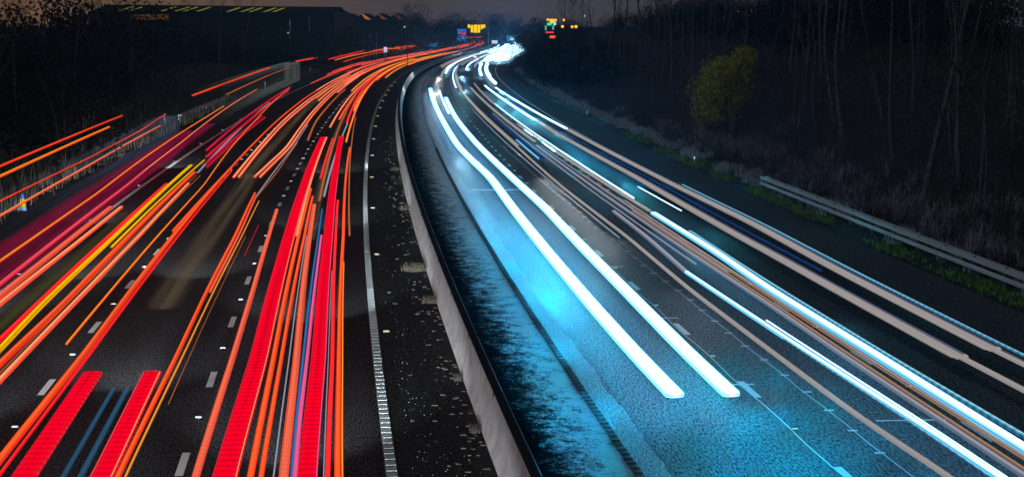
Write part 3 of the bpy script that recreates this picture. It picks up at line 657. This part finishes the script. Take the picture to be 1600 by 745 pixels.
for s_,W_ in ((260,90000),(330,110000),(400,130000),(480,160000),(570,200000),(680,260000)):   # cars coming round the bend light the barrier
    spot(s_,7.2,.7,W_*(.10 if s_<450 else .6),(.85,.95,1.),.1,7,aim=-.085)
    spot(s_,11.0,.7,W_*.05,(.3,.75,1.),1.4,11)
for k in range(9):   # fill beams added and turned aside to brighten the right verge
    spot(62+k*24,15.4,.9,1500+500*k,(.05,.62,.9),.2,20,aim=.20)
# the cars driving away light the road before them
for s_,o_ in ((12,-4.2),(24,-4.2),(40,-4.4),(60,-4.4),(18,-.6),(32,-.6),(50,-.6),(75,-.7),(105,-.8),(16,-8),(36,-8),(60,-8),(30,-9.6),(52,-9.6),(78,-9.6),(110,-9.6)):
    spot(s_,o_,.65,34000,(.80,.93,1.),2.6,11,aim=math.pi)

# ------------------------------------------------------------------ crash barriers
def guard(label, s0, s1, o, sp, z1=.62, z2=.36, two=True):
    root=empty('crash_barrier',pt(s0,o,0)); tag(root,label,'crash barrier')
    bpy.context.view_layer.update()
    W=lambda zc,d=.06,h=.075:[(o-.03,zc-h),(o-.03-d*.2,zc-h*.8),(o-.03-d,zc-h*.45),(o-.03-d*.25,zc),(o-.03-d,zc+h*.45),(o-.03-d*.2,zc+h*.8),(o-.03,zc+h),(o,zc+h*.9),(o,zc-h*.9),(o-.03,zc-h)]
    keep(extr('rail',s0,s1,W(z1),M_STEEL,step=2.0),root)
    if two: keep(extr('rail',s0,s1,W(z2),M_STEEL,step=2.0),root)
    keep(extr('rail',s0,s1,[(o+.16,z1-.07),(o+.155,z1+.08),(o+.19,z1+.085),(o+.20,z1-.07),(o+.16,z1-.07)],M_STEEL,step=2.0),root)
    s=s0
    while s<=s1:
        m=MB(); m.box(pt(s,o+.08,z1/2-.05),(.10,.06,z1+.25),-heading(s))
        keep(m.build('post',M_DSTEEL),root); s+=sp
    return root
guard('grey steel crash barrier on posts along the right verge below the wood',44,97.5,20.35,3.2)
guard('dark double-railed crash barrier standing on the left verge beyond the shoulder',166,212,-14.3,3.2,.72,.42)
# pale handrail frame behind it
fr=MB()
for k in range(5):
    p=pt(150+k*3,-19.5-k*.25,.4); fr.box((p.x,p.y,p.z+.5),(.05,.05,1.1))
a,b=pt(150,-19.5,1.45),pt(162,-20.5,1.45); fr.tube([a,b],.035,4); a,b=pt(150,-19.5,.95),pt(162,-20.5,.95); fr.tube([a,b],.03,4)
tag(fr.build('handrail',M_STEEL),'small pale metal handrail on the dark left verge above the crash barrier','handrail')
# marker posts
def post(s,o,label,red=True,h=1.0,cols=None):
    root=empty('marker_post',pt(s,o,.05),-heading(s)); tag(root,label,'marker post')
    m=MB(); m.tube([(0,0,0),(0,0,h*.93),(0,0,h)],[.055,.05,.03],8); m.build('pole',mat('white_plastic',(.8,.8,.8),.5),root)
    m=MB(); m.box((0,-.055,h*.72),(.085,.02,.2)); m.build('reflector',emis('post_reflector_glow',(.8,.12,.1) if red else (.6,.75,.8),1),root)  # reflector given a glow to imitate returned light
    if cols: pass
post(161,-14.9,'white marker post with red reflector in front of the bluish lorry smear')
post(256,-13.9,'white marker post with red reflector in front of the pale grey lorry smear')
post(345,-14.6,'white marker post with red reflector beyond the pale grey lorry smear')
cr=empty('warning_marker',pt(89,-13.5,.03),-heading(89)); tag(cr,'slim yellow marker with blue top and blue foot on the left verge','marker')
m=MB(); m.tube([(0,0,.12),(0,0,.16),(0,0,.5)],[.15,.13,.09],10); m.build('body',emis('yellow_sheeting_glow',(.75,.60,.02),.9),cr)  # glow put into the yellow body to imitate reflective sheeting
m=MB(); m.tube([(0,0,.5),(0,0,.74)],[.09,.05],10); m.build('top',mat('blue_plastic',(.03,.10,.42),.4),cr)
m=MB(); m.box((0,0,.06),(.36,.36,.12)); m.build('foot',mat('blue_base',(.04,.10,.32),.5),cr)
def whitepost(s,o,label):
    root=empty('verge_post',pt(s,o,.03)); tag(root,label,'marker post','small posts on the right verge')
    m=MB(); m.box((0,0,.22),(.07,.05,.44)); m.build('stake',mat('white_plastic',(.75,.78,.8),.5),root)
    m=MB(); m.box((0,-.035,.36),(.06,.02,.10)); m.build('reflector',emis('clear_reflector_glow',(.7,.85,.9),1),root)  # reflector made emissive, as if catching headlights
whitepost(178,19.8,'small white reflector post on the right verge, further one')
whitepost(116,20.0,'small white reflector post on the right verge, nearer one')

# ------------------------------------------------------------------ vegetation on the verges
r4=random.Random(21)
def rpt(s,o,zf,dz=0): a=rp(s,o,zf(o)+dz); return (float(a[0]),float(a[1]),float(a[2]))
mb=MB()
for i in range(1900):
    s=44+r4.random()**1.3*105; o=19.42+abs(r4.gauss(0,.75)); c=rpt(s,o,zr)
    if math.sin(s*.55)+math.sin(s*.21+2)*.8+r4.uniform(-1,1)<-.3: continue
    blades(mb,c,7,.16,.16+.0004*s,.014+.0001*s,1.3,r4)
tag(mb.build('verge_grass',M_GRASS),'low green grass growing along the edge of the right hard shoulder','grass',kind='stuff')
mb=MB()
for i in range(300):
    s=46+r4.random()**1.1*330; o=20.4+abs(r4.gauss(0,.9)); c=rpt(s,o,zr)
    blades(mb,c,60,.42,.42+.0006*s,.016+.00012*s,1.5,r4)
tag(mb.build('frosted_grass',M_FROST),'pale frosted clumps of long grass on the right verge beside the crash barrier','grass',kind='stuff')
mb=MB()
for i in range(330):
    s=46+r4.random()**1.4*110; o=22.3+abs(r4.gauss(0,1.6)); c=rpt(s,o,zr)
    blades(mb,c,30,.5,.55+r4.random()*.5,.016+.0001*s,1.2,r4)
tag(mb.build('pale_undergrowth',M_PALE),'pale dead undergrowth at the foot of the wooded bank behind the crash barrier','undergrowth',kind='stuff')
# brambles and dead stems over the wooded bank
mb=MB()
for i in range(9000):
    s=40+r4.random()**1.4*330; o=21.8+r4.random()**1.5*20; c=rpt(s,o,zr)
    a=r4.uniform(0,6.28); hh=r4.uniform(.3,1.5)*(.6 if o<24 else 1); ln=r4.uniform(.3,1.3); k=.010+.00012*s
    p0=Vector(c); p1=p0+Vector((math.cos(a)*ln*.4,math.sin(a)*ln*.4,hh)); p2=p0+Vector((math.cos(a)*ln,math.sin(a)*ln,hh*r4.uniform(.4,1.0)))
    mb.tube([p0,p1,p2],[k,k*.8,k*.3],3,False)
    for _ in range(2):
        q=p0.lerp(p1,r4.uniform(.4,1)); mb.tube([q,q+Vector((r4.gauss(0,.3),r4.gauss(0,.3),r4.uniform(0,.5)))],[k*.6,k*.2],3,False)
tag(mb.build('brambles',M_BRAMB),'tangled brambles and dead stems covering the bank under the right-hand wood','brambles',kind='stuff')
mb=MB()
for i in range(5200):
    s=60+r4.random()**1.2*300; o=-13.6-r4.random()**1.4*22; c=rpt(s,o,zl)
    blades(mb,c,4,.3,.6+r4.random()*.7,.02+.00012*s,.7,r4)
tag(mb.build('dry_reeds',M_REED),'tall dry reeds and rank grass on the dark left verge','reeds',kind='stuff')

# ------------------------------------------------------------------ trees
def grow(mb_t, mb_b, p, d, L_, rad, depth, r, spread, up, thr=3):
    n=3; pts=[p]; rads=[rad]; q=p.copy(); dd=d.copy()
    for i in range(n):
        dd=(dd+Vector((r.gauss(0,.10),r.gauss(0,.10),r.gauss(0,.06)+up*.10))).normalized(); q=q+dd*(L_/n); pts.append(q.copy()); rads.append(rad*(1-.45*(i+1)/n))
    tgt=mb_t if depth>=thr else mb_b
    tgt.tube(pts,rads,6 if rad>.08 else (4 if rad>.02 else 3),False)
    if depth==0: return
    k=r.randint(2,4) if depth>1 else r.randint(3,5)
    for j in range(k):
        t=r.uniform(.35,1.0) if j else 1.0
        i=min(int(t*n),n-1); base=pts[i].lerp(pts[i+1],t*n-i if t<1 else 1)
        a=r.uniform(0,6.283); sp=r.uniform(.5,1.0)*spread*(.5 if j==0 else 1)
        ax=Vector((math.cos(a),math.sin(a),0)); nd=(dd+ax*sp).normalized()
        grow(mb_t,mb_b,base,nd,L_*r.uniform(.55,.8),max(rads[-1]*r.uniform(.55,.85),.006),depth-1,r,spread,up,thr)
def make_tree(seed, H, rad, spread=.7, stems=1, depth=5, twig=1.0):
    r=random.Random(seed); root=empty('bare_tree',(0,0,0)); t=MB(); b=MB()
    for k in range(stems):
        d=Vector((r.gauss(0,.08)+ (k-(stems-1)/2)*.12, r.gauss(0,.08),1)).normalized()
        # clear straight bole, then branching
        p=Vector(((k-(stems-1)/2)*.35,0,-.4)); pts=[p]; rr=[rad*1.25]
        for i in range(4):
            d=(d+Vector((r.gauss(0,.05),r.gauss(0,.05),.05))).normalized(); p=p+d*H*.11; pts.append(p.copy()); rr.append(rad*(1-.1*(i+1)))
        t.tube(pts,rr,8,False)
        for j in range(3):
            a=r.uniform(0,6.28); q=pts[2].lerp(pts[4],r.random()); grow(t,b,q,Vector((math.cos(a)*.8,math.sin(a)*.8,.8)).normalized(),H*.16,rad*.3,3,r,spread,.4,3)
        grow(t,b,p,d,H*.26,rad*.6,depth,r,spread,.8,3)
    t.build('trunk',M_BARK,root,True); b.build('crown',M_TWIG,root)
    return root
GT='bare winter trees of the right-hand wood'
protos=[make_tree(1,13,.11,.6),make_tree(2,14,.15,.7),make_tree(3,12,.08,.55,2),make_tree(4,15,.17,.8),make_tree(5,12,.09,.65,1)]
# named nearer trees: (s, o, proto, scale, label)
near=[(87,25.5,1,1.0,'stout twin-lit bare tree, left one of the close pair behind the crash barrier'),
(84,26.2,0,.95,'slender upright bare tree, right one of the close pair behind the crash barrier'),
(79,25.6,2,.8,'thin pale sapling with yellow leaves near it, standing lowest on the bank'),
(78,27.3,3,1.0,'thick bare tree nearest the right edge of the picture'),
(113,28,1,.95,'forked bare tree above the middle of the right crash barrier'),
(117,27.3,4,1.0,'slim bare tree just left of the forked one on the bank'),
(100,27.5,0,1.0,'grey bare tree midway between the forked one and the close pair'),
(136,30,2,1.0,'double-stemmed bare tree right of the leafy autumn tree'),
(95,29,4,1.05,'slim bare tree standing behind the close pair'),
(89,27.4,0,1.05,'narrow bare tree between the grey one and the close pair')]
used=set()
for s,o,k,scl,lab in near:
    t=protos[k] if k not in used else copy_tree(protos[k]); used.add(k)
    t.location=pt(s,o,zr(o)); t.rotation_euler=(0,0,rnd.uniform(0,6.28)); t.scale=(scl,scl,scl); tag(t,lab,'tree')
for i in range(95):
    s=62+r4.random()**1.15*330; o=29+r4.random()**1.3*38
    t=copy_tree(r4.choice(protos)); scl=r4.uniform(.75,1.15)
    t.location=pt(s,o,zr(o)); t.rotation_euler=(0,0,r4.uniform(0,6.28)); t.scale=(scl,scl,scl)
    tag(t,'bare winter tree deep in the dark wood on the right-hand bank','tree',GT)
for i in range(26):
    s=390+r4.random()*560; o=24+r4.random()**1.3*60
    t=copy_tree(r4.choice(protos)); scl=r4.uniform(.55,.8)*(1 if s>450 else .85)
    t.location=pt(s,o,0); t.rotation_euler=(0,0,r4.uniform(0,6.28)); t.scale=(scl*1.2,scl*1.2,scl)
    tag(t,'distant bare tree where the right-hand wood thins towards the bend','tree','distant trees right of the bend')
# left side trees
for i in range(34):
    s=95+r4.random()*190; o=-24-r4.random()**1.2*40
    if s>190 and o>-36: o-=16
    t=copy_tree(r4.choice(protos)); scl=r4.uniform(.6,.95) if s<150 else r4.uniform(.4,.62)
    t.location=pt(s,o,zl(o)); t.rotation_euler=(0,0,r4.uniform(0,6.28)); t.scale=(scl,scl,scl)
    tag(t,'dark bare tree in the thicket beyond the left verge','tree','thicket beyond the left verge')
# denser shrubs and far trees: trunk plus a volume of twig clumps
def make_bush(seed, H, W_, n, lf, m, trunk=True, name='bush'):
    r=random.Random(seed); root=empty(name,(0,0,0)); b=MB()
    cl=[(r.gauss(0,.25)*W_,r.gauss(0,.25)*W_,H*(.25+.7*r.random()),r.uniform(.18,.36)*W_) for _ in range(16)]
    for _ in range(n):
        c=r.choice(cl); v=Vector((r.gauss(0,1),r.gauss(0,1),r.gauss(0,1))).normalized()*c[3]*r.random()**.4
        p=Vector((c[0]+v.x,c[1]+v.y,max(.05,c[2]+v.z))); a=Vector((r.gauss(0,1),r.gauss(0,1),r.gauss(0,1))).normalized()*lf; q=a.cross(Vector((r.gauss(0,1),r.gauss(0,1),1))).normalized()*lf*.5
        k=len(b.V); b.V += [tuple(p-a*.6),tuple(p+q*.6),tuple(p+a*.6),tuple(p-q*.6)]; b.F.append((k,k+1,k+2,k+3))
    t=MB(); t.tube([(0,0,-.3),(.05,.02,H*.3),(0,.1,H*.7)],[.12*H/6,.09*H/6,.03],6,False)
    for c in cl: t.tube([(0,0,H*.25),(c[0],c[1],c[2])],[.05*H/6,.015],4,False)
    t.build('trunk',M_BARK,root); b.build('crown',m,root); return root
lt=make_bush(9,6.0,4.4,9000,.15,M_LEAFY,name='leafy_tree'); lt.location=pt(137,25.4,zr(25.4)-.3); tag(lt,'autumn tree still in yellow-green leaf among the bare trees on the right bank','tree')
iv=make_bush(10,6.0,4.6,900,.10,M_DARKLEAF,name='leafy_tree'); iv.location=pt(83,29.5,zr(29.5)); tag(iv,'sparse dark-leaved tree with a few yellow leaves at far right','tree')
yl=make_bush(12,5.5,5.0,46,.09,M_YLEAF)
for c_ in list(yl.children):
    if c_.name.startswith('trunk'): bpy.data.objects.remove(c_)
    else: c_.name='yellow_leaves'; c_.parent=iv
bpy.data.objects.remove(yl)
mb=MB()
b1=make_bush(31,6,5,5200,.20,M_TWIG,name='hedge_tree'); b2=make_bush(32,5,6,5200,.20,M_TWIG,name='hedge_tree')
first=[True,True]
def place(k,s,o,scl,label,group,z=0):
    t=(b1,b2)[k] if first[k] else copy_tree((b1,b2)[k]); first[k]=False
    t.location=pt(s,o,z); t.rotation_euler=(0,0,r4.uniform(0,6.28)); t.scale=scl if hasattr(scl,'__len__') else (scl,)*3
    tag(t,label,'tree',group)
for i in range(30): # left thicket understory
    s=100+i*7+r4.uniform(-3,3); place(i%2,s,-27-r4.random()*14-(6 if s>200 else 0),(1.0,1.0,r4.uniform(.75,1.0)*(1 if s<170 else .6)),'dense dark bush in the hedge beyond the left verge','hedge beyond the left verge',zl(-30)-.3)
for i in range(26): # far wood across the end of the road
    s=820+r4.random()*250; o=-120+i*9+r4.uniform(-3,3); k=r4.uniform(1.7,2.3)
    place(i%2,s,o,(k*1.4,k*1.4,k*r4.uniform(.85,1.15)),'far dark tree in the wood closing the view behind the bend','far wood behind the bend')
for i in range(34): # right wood backdrop
    s=70+r4.random()*420; o=42+r4.random()*30; k=r4.uniform(1.0,1.6)
    place(i%2,s,o,(k*1.3,k*1.3,k*.9),'dense dark bush between the trunks deep in the right wood','undergrowth bushes of the right wood',zr(o)-.5)
for i,(s,o,k) in enumerate(((470,23,1.0),(500,26,1.3),(540,22,1.1),(590,24,1.4),(430,27,1.3),(400,25,1.2),(370,28,1.35),(640,26,1.5),(700,24,1.4),(345,27,1.2),(320,29,1.3))):
    place(i%2,s,o+(5 if s<500 else 0),(k*1.4,k*1.4,k*(.75 if s<500 else 1)),'dark roadside bush on the inside of the far bend','bushes inside the far bend')
for i in range(18):
    s=300+i*24; place(i%2,s,-40-r4.random()*10-(s-300)*.05,(1.3,1.3,.62+.0004*s),'low dark bush along the left side of the far bend','bushes left of the far bend')
for (x,yy,k,lab) in ((-38,760,2.6,'tall round-headed tree on the skyline right of the sheds'),(-25,780,2.35,'second tall tree on the skyline, slimmer and darker'),(-52,770,2.0,'broad low tree on the skyline at the end of the sheds')):
    t=copy_tree(b1 if k!=2.35 else b2); t.location=(x,yy,-2); t.scale=(k*.8,k*.8,k); tag(t,lab,'tree'); t.pop('group',None) if hasattr(t,'pop') else None

for i,(px,d,scl,k) in enumerate(((20,120,.75,0),(70,140,.85,3),(125,150,.8,1),(165,170,.85,2),(205,190,.8,3),(60,200,.9,4),(100,110,.6,2),(0,95,.6,1),(240,300,.92,0),(290,330,1.0,2),(345,330,1.05,3),(380,340,1.02,1),(315,350,1.1,4),(180,240,.95,1),(140,220,.9,0))):
    t=copy_tree(protos[k]); x=(px-800)/3191.4*d; t.location=(x,d,.3); t.rotation_euler=(0,0,i*1.3); t.scale=(scl,scl,scl)
    tag(t,'tall dark bare tree standing against the sky before the long warehouse','tree','tall trees before the long warehouse')
for i,(px,d,k,w_) in enumerate(((10,130,1.5,1.3),(60,150,1.7,1.4),(110,165,1.8,1.4),(150,185,1.8,1.5),(190,210,1.5,1.4),(-20,110,1.3,1.2),(230,330,1.25,2),(270,335,1.3,2),(310,340,1.25,2),(350,345,1.3,2),(390,350,1.25,2),(430,360,1.2,2),(470,375,1.15,2),(505,390,1.1,2),(545,430,1.2,2),(590,480,1.3,2),(630,540,1.4,2.2),(665,620,1.6,2.4))):
    t=copy_tree((b1,b2)[i%2]); t.location=((px-800)/3191.4*d,d,-.6); t.rotation_euler=(0,0,i*2.1); t.scale=(w_*1.2,w_*1.2,k)
    tag(t,'dark bushy tree in the black belt below the warehouse roofs','tree','dark tree belt below the warehouse roofs')

# ------------------------------------------------------------------ warehouses
M_CLAD=mat('dark_cladding',(.014,.015,.02),.8,.2); M_ROOF=mat('sheet_roof',(.012,.012,.014),.8,.2)
def shed(label, x0, x1, y, depth, zb, ze, zrg, lights, bays, mlight, gable=None):
    root=empty('warehouse',((x0+x1)/2,y,zb)); tag(root,label,'warehouse'); cx=(x0+x1)/2
    m=MB(); m.box((0,depth/2,(ze-zb)/2),(x1-x0,depth,ze-zb)); m.build('wall',M_CLAD,root)
    bw=(x1-x0)/bays; V=[];F=[]
    for i in range(bays):
        a=x0-cx+i*bw; b=len(V)
        for yy in (-.4,depth+.4):
            V += [(a,yy,ze-zb+.02),(a+bw/2,yy,zrg-zb),(a+bw,yy,ze-zb+.02)]
        F += [(b,b+1,b+4,b+3),(b+1,b+2,b+5,b+4),(b,b+2,b+1),(b+3,b+4,b+5)]
    mesh_obj('roof',V,F,M_ROOF,root)
    return root,cx
M_SKYL=emis('lit_rooflight',(.20,.21,.03),1.0)
sh,cx=shed('long low dark warehouse with slanting lit rooflights on the left skyline',-100,-42,486,40,-1.5,10.6,12.0,0,1,M_SKYL)
ch=list(sh.children); bpy.data.objects.remove([c for c in ch if c.name.startswith('roof')][0])
rw=58; mesh_obj('roof',[(-rw/2,-.5,12.0),(rw/2,-.5,11.4),(rw/2,20,13.4),(-rw/2,20,14.0),(-rw/2,40.5,12.0),(rw/2,40.5,11.4)],[(0,1,2,3),(3,2,5,4)],M_ROOF,sh)
for px in (183,199,212,234,250,272,285,306,320,341,354,376,389,411,425):
    x=(px-800)/3191*482-cx; zz=12.0-(x+rw/2)/rw*.6
    m=MB(); k=len(m.V); m.V=[(x-.8,4.0,zz+.51),(x-.1,4.0,zz+.5),(x+1.5,15,zz+1.58),(x+.8,15,zz+1.59)]; m.F=[(0,1,2,3)]
    m.V += [(a,b,c-.12) for a,b,c in m.V]; m.F += [(7,6,5,4)]
    if not (r4.random()<.12): m.build('rooflight',M_SKYL,sh)
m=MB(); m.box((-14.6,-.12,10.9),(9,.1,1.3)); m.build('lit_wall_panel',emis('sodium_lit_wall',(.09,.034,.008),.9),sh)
for (x,h) in ((12,9),(24,7)):
    m=MB(); m.box((x,-.15,4),(.25,.1,h*.5)); m.build('drainpipe',mat('pale_pipe',(.5,.55,.6),.5),sh)
sh2,cx2=shed('row of saw-gabled sheds with faintly lit gable ends further along the skyline',-60,-34,650,30,-2,9.3,11.0,0,5,M_SKYL)
sh3,_=shed('dark middle shed with stepped gables between the long warehouse and the saw-gabled row',-66,-46,570,30,-2,10.2,11.9,0,3,M_SKYL)
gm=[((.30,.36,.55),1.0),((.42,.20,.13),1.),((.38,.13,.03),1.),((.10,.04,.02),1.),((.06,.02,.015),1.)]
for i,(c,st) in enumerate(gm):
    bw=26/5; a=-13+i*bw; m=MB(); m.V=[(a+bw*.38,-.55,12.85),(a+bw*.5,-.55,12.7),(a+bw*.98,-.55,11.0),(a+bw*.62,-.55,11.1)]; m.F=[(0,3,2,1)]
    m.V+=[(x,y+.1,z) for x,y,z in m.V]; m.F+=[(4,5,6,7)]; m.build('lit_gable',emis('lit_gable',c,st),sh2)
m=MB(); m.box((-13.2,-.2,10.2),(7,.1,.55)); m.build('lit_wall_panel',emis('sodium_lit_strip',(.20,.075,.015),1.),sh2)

# ------------------------------------------------------------------ far signs, lamps
def X(px,d): return (px-800)/3191.4*d
def Zh(py,d):
    a=math.atan2(372.5-py,3191.4)-.1051; return 8.059+d*math.tan(a)
def matrix_sign():
    d=600; root=empty('message_sign',(X(745,d),d,-1.3)); tag(root,'dark overhead message sign showing blocks of yellow light above the far bend','message sign')
    z0=Zh(52,d)+1.3; z1=Zh(38.5,d)+1.3; zc=(z0+z1)/2
    m=MB(); m.box((0,.2,zc),(6.2,.3,z1-z0+.5)); m.build('panel',mat('black_panel',(.02,.02,.02),.6),root)
    m=MB(); m.tube([(3.4,.4,0),(3.4,.4,zc+.6)],.14,8); m.tube([(3.4,.4,zc),(-2.6,.4,zc)],.1,6); m.build('post',M_DSTEEL,root)
    ye=emis('yellow_led',(1.0,.66,.0),1.3); h=z1-z0
    for x,wd,hh,zz in ((-2.25,.7,.4,.28),(-1.35,.8,.85,.0),(-.35,.95,.95,0),(.65,.8,.9,.0),(1.5,.6,.55,.2),(2.2,.7,.4,.28)):
        for k in range(3):
            m=MB(); m.box((x-wd/3+k*wd/3,.02,zc+zz*h),(wd/3*.8,.06,h*hh)); m.build('lit_block',ye,root)
matrix_sign()
def board(name,label,px,py,wpx,hpx,d,col,strength,extra=None,cat='road sign'):
    root=empty(name,(X(px,d),d,-1.5)); tag(root,label,cat); z=Zh(py,d)+1.5; W_=wpx/3191.4*d; H_=hpx/3191.4*d
    m=MB(); m.box((0,0,z),(W_,.12,H_)); m.build('panel',emis('retro_glow_'+name,col,strength),root)  # sign faces emit in place of headlight returned by their sheeting
    m=MB(); m.tube([(-W_*.3,.15,0),(-W_*.3,.15,z+H_*.4)],.08,6); m.tube([(W_*.3,.15,0),(W_*.3,.15,z+H_*.4)],.08,6); m.build('posts',M_DSTEEL,root)
    if extra: extra(root,z,W_,H_)
def x_marks(root,z,W_,H_):
    m=MB(); m.box((.3,-.09,z+H_*.12),(W_*.75,.05,H_*.22)); m.build('red_bar',emis('red_symbol',(.9,.05,.12),1),root)
    m=MB(); m.tube([(-.1,-.1,z-H_*.35),(-.1,-.1,z-H_*.05)],.25,6); m.tube([(-.1,-.1,z-H_*.05),(.7,-.1,z-H_*.35)],.16,6); m.build('white_symbol',emis('white_symbol',(.7,.85,1.),1),root)
board('blue_sign','square blue sign with a red bar and white mark left of the yellow message sign',722,55,14,18,640,(.02,.17,.62),1,x_marks)
board('faint_sign','dim blue rectangular sign low behind the red trails left of the barrier',677,71,12,6,560,(.005,.09,.19),1)
def arrow(root,z,W_,H_):
    m=MB(); m.tube([(-W_*.1,-.12,z+H_*.3),(W_*.3,-.12,z-H_*.25)],.17,4); m.tube([(W_*.32,-.12,z-H_*.3),(W_*.32,-.12,z+H_*.15)],.15,4); m.tube([(W_*.32,-.12,z-H_*.3),(-W_*.1,-.12,z-H_*.28)],.15,4)
    m.build('arrow',emis('white_symbol',(.8,.9,1.),1),root)
board('arrow_sign','blue sign with a white slanting arrow above the dazzling far headlamps',798,60,13,8,660,(.02,.25,.50),1,arrow)
def pink(root,z,W_,H_):
    m=MB(); m.box((0,-.08,z-H_*.12),(W_*.5,.04,H_*.4)); m.build('red_symbol',emis('red_symbol',(.75,.3,.45),1),root)
board('distance_sign','tiny bright white and blue plate among the red trails left of the bend',603,78,5,8,420,(.55,.65,.95),1,pink)
board('van_lights','pale blue-white lit panel of a van below the message sign',773,66,9,5,620,(.5,.7,.9),1,None,'lit panel')
M_DSTEEL=mat('dark_post',(.015,.016,.018),.8,.1)
for i,(px,d,k) in enumerate(((850,255,.55),(868,250,.5),(885,245,.5),(903,240,.5),(925,235,.5),(950,225,.5))):
    t=copy_tree((b1,b2)[i%2]); t.location=((px-800)/3191.4*d,d,.0); t.scale=(1.2,1.2,k*1.5); tag(t,'low dark bush in front of the orange lamps right of the bend','tree','bushes before the orange lamps')
# lamp posts seen through the trees on the right
def lamp(px,py,d,col,st,rad,label,group,base=0.):
    root=empty('street_lamp',(X(px,d),d,-1)); tag(root,label,'street lamp',group); z=Zh(py,d)+1
    m=MB(); m.tube([(.5,0,0),(.5,0,z*.9),(.3,0,z+.1),(0,0,z+.15)],[.09,.06,.05,.04],6); m.build('pole',M_DSTEEL,root)
    m=MB(); m.tube([(0,0,z+.1),(0,0,z+.05),(0,0,z-.2),(0,0,z-rad*1.4)],[rad*.4,rad,rad*.9,rad*.25],10); m.build('lantern',emis('lantern',col,st),root)
OR=(1.,.42,.03)
for px,py,rad,lab in ((862,31,.55,'largest orange street lamp glowing right of the bend'),(855.5,30.5,.22,'small orange lamp just left of the largest one'),(868,31,.22,'small orange lamp just right of the largest one'),(880.5,31,.22,'small orange lamp right of the lamp cluster, upper'),(878.5,41,.28,'orange lamp right of the lamp cluster, lower'),(893.5,41.5,.27,'orange lamp, left one of the pair furthest right'),(899.5,41,.32,'orange lamp, right one of the pair furthest right')):
    lamp(px,py,300,OR,1.6,rad*.75,lab,'orange lamps behind the trees')
for px,py,c,lab in ((913,25,(.5,.65,.7),'tiny white lamp above the trees right of the orange lamps'),(633,42,(.45,.65,.5),'tiny pale lamp in the dark below the sheds'),(1152,17,(.8,.5,.1),'tiny amber lamp behind the right wood, left one'),(1172,17,(.6,.3,.05),'tiny amber lamp behind the right wood, middle one'),(1177,31,(.8,.5,.1),'tiny amber lamp behind the right wood, lower one'),(452,51,(.45,.6,.7),'tiny pale lamp at the foot of the long warehouse')):
    lamp(px,py,380 if px<1000 else 300,c,1,.13,lab,'tiny far lamps')
def signal(px,py,col,w_,h_,lab,d=300,cat='lit sign'):
    if d==300: w_*=.75; h_*=.75
    root=empty('lit_sign',(X(px,d),d,-1)); tag(root,lab,cat); z=Zh(py,d)+1; m=MB(); m.box((0,0,z),(w_,.15,h_)); m.build('lit_face',emis('lit_face',col,1.2),root)
    m=MB(); m.tube([(0,.15,0),(0,.15,z)],.06,6); m.build('post',M_DSTEEL,root)
signal(858,38,(.02,.75,.40),.8,.55,'green lit sign under the largest orange lamp'); signal(866.5,37,(.3,.85,.8),.45,.7,'pale green lit sign right of the green one')
signal(852.5,44,(.12,.30,.28),.35,.9,'dim pale lit panel at the left of the lamp cluster'); signal(864,43.5,(.12,.28,.28),.4,.8,'dim pale lit panel under the pale green sign')
signal(858.5,51,(.85,.03,.10),1.6,.28,'long red lit strip under the lamp cluster'); signal(863,58,(.95,.08,.05),1.1,.5,'red lit patch lowest in the lamp cluster')
signal(838,62.5,(.35,.10,.35),.7,.22,'small pink and blue lights right of the far headlamps',560)
# slim posts on the left beyond the bend
for px,y0,y1,d,lab in ((569,53,75,430,'slim dark post, left one of three standing together left of the bend'),(579,53,75,430,'slim dark post, middle one of three standing together left of the bend'),(589,53,75,430,'slim dark post, right one of three standing together left of the bend'),(455,31,54,430,'tall pale post in front of the long warehouse'),(485,26,60,440,'tall dark post right of the pale one before the warehouse')):
    root=MB(); z1=Zh(y0,d); root.tube([(0,0,-.5),(0,0,z1)],.07 if 'dark' in lab else .11,6); o=root.build('slim_post',mat('grey_post',(.22,.24,.28) if 'dark' in lab else (.6,.7,.75),.6)); o.location=(X(px,d),d,0); tag(o,lab,'post')

# ------------------------------------------------------------------ haze
hz=MB(); hz.box((0,640,6),(1300,1500,34)); 
hm=bpy.data.materials.new('haze_air'); hm.use_nodes=True; hm.node_tree.nodes.clear()
pv=N(hm,'ShaderNodeVolumePrincipled'); pv.inputs['Color'].default_value=(.18,.55,.95,1); pv.inputs['Density'].default_value=.00022; pv.inputs['Anisotropy'].default_value=.65
ho=N(hm,'ShaderNodeOutputMaterial'); hm.node_tree.links.new(pv.outputs[0],ho.inputs['Volume'])
USE_HAZE=True
if USE_HAZE:
    h_=hz.build('haze',hm); tag(h_,'thin blue night haze hanging over the road and woods','haze',kind='stuff')
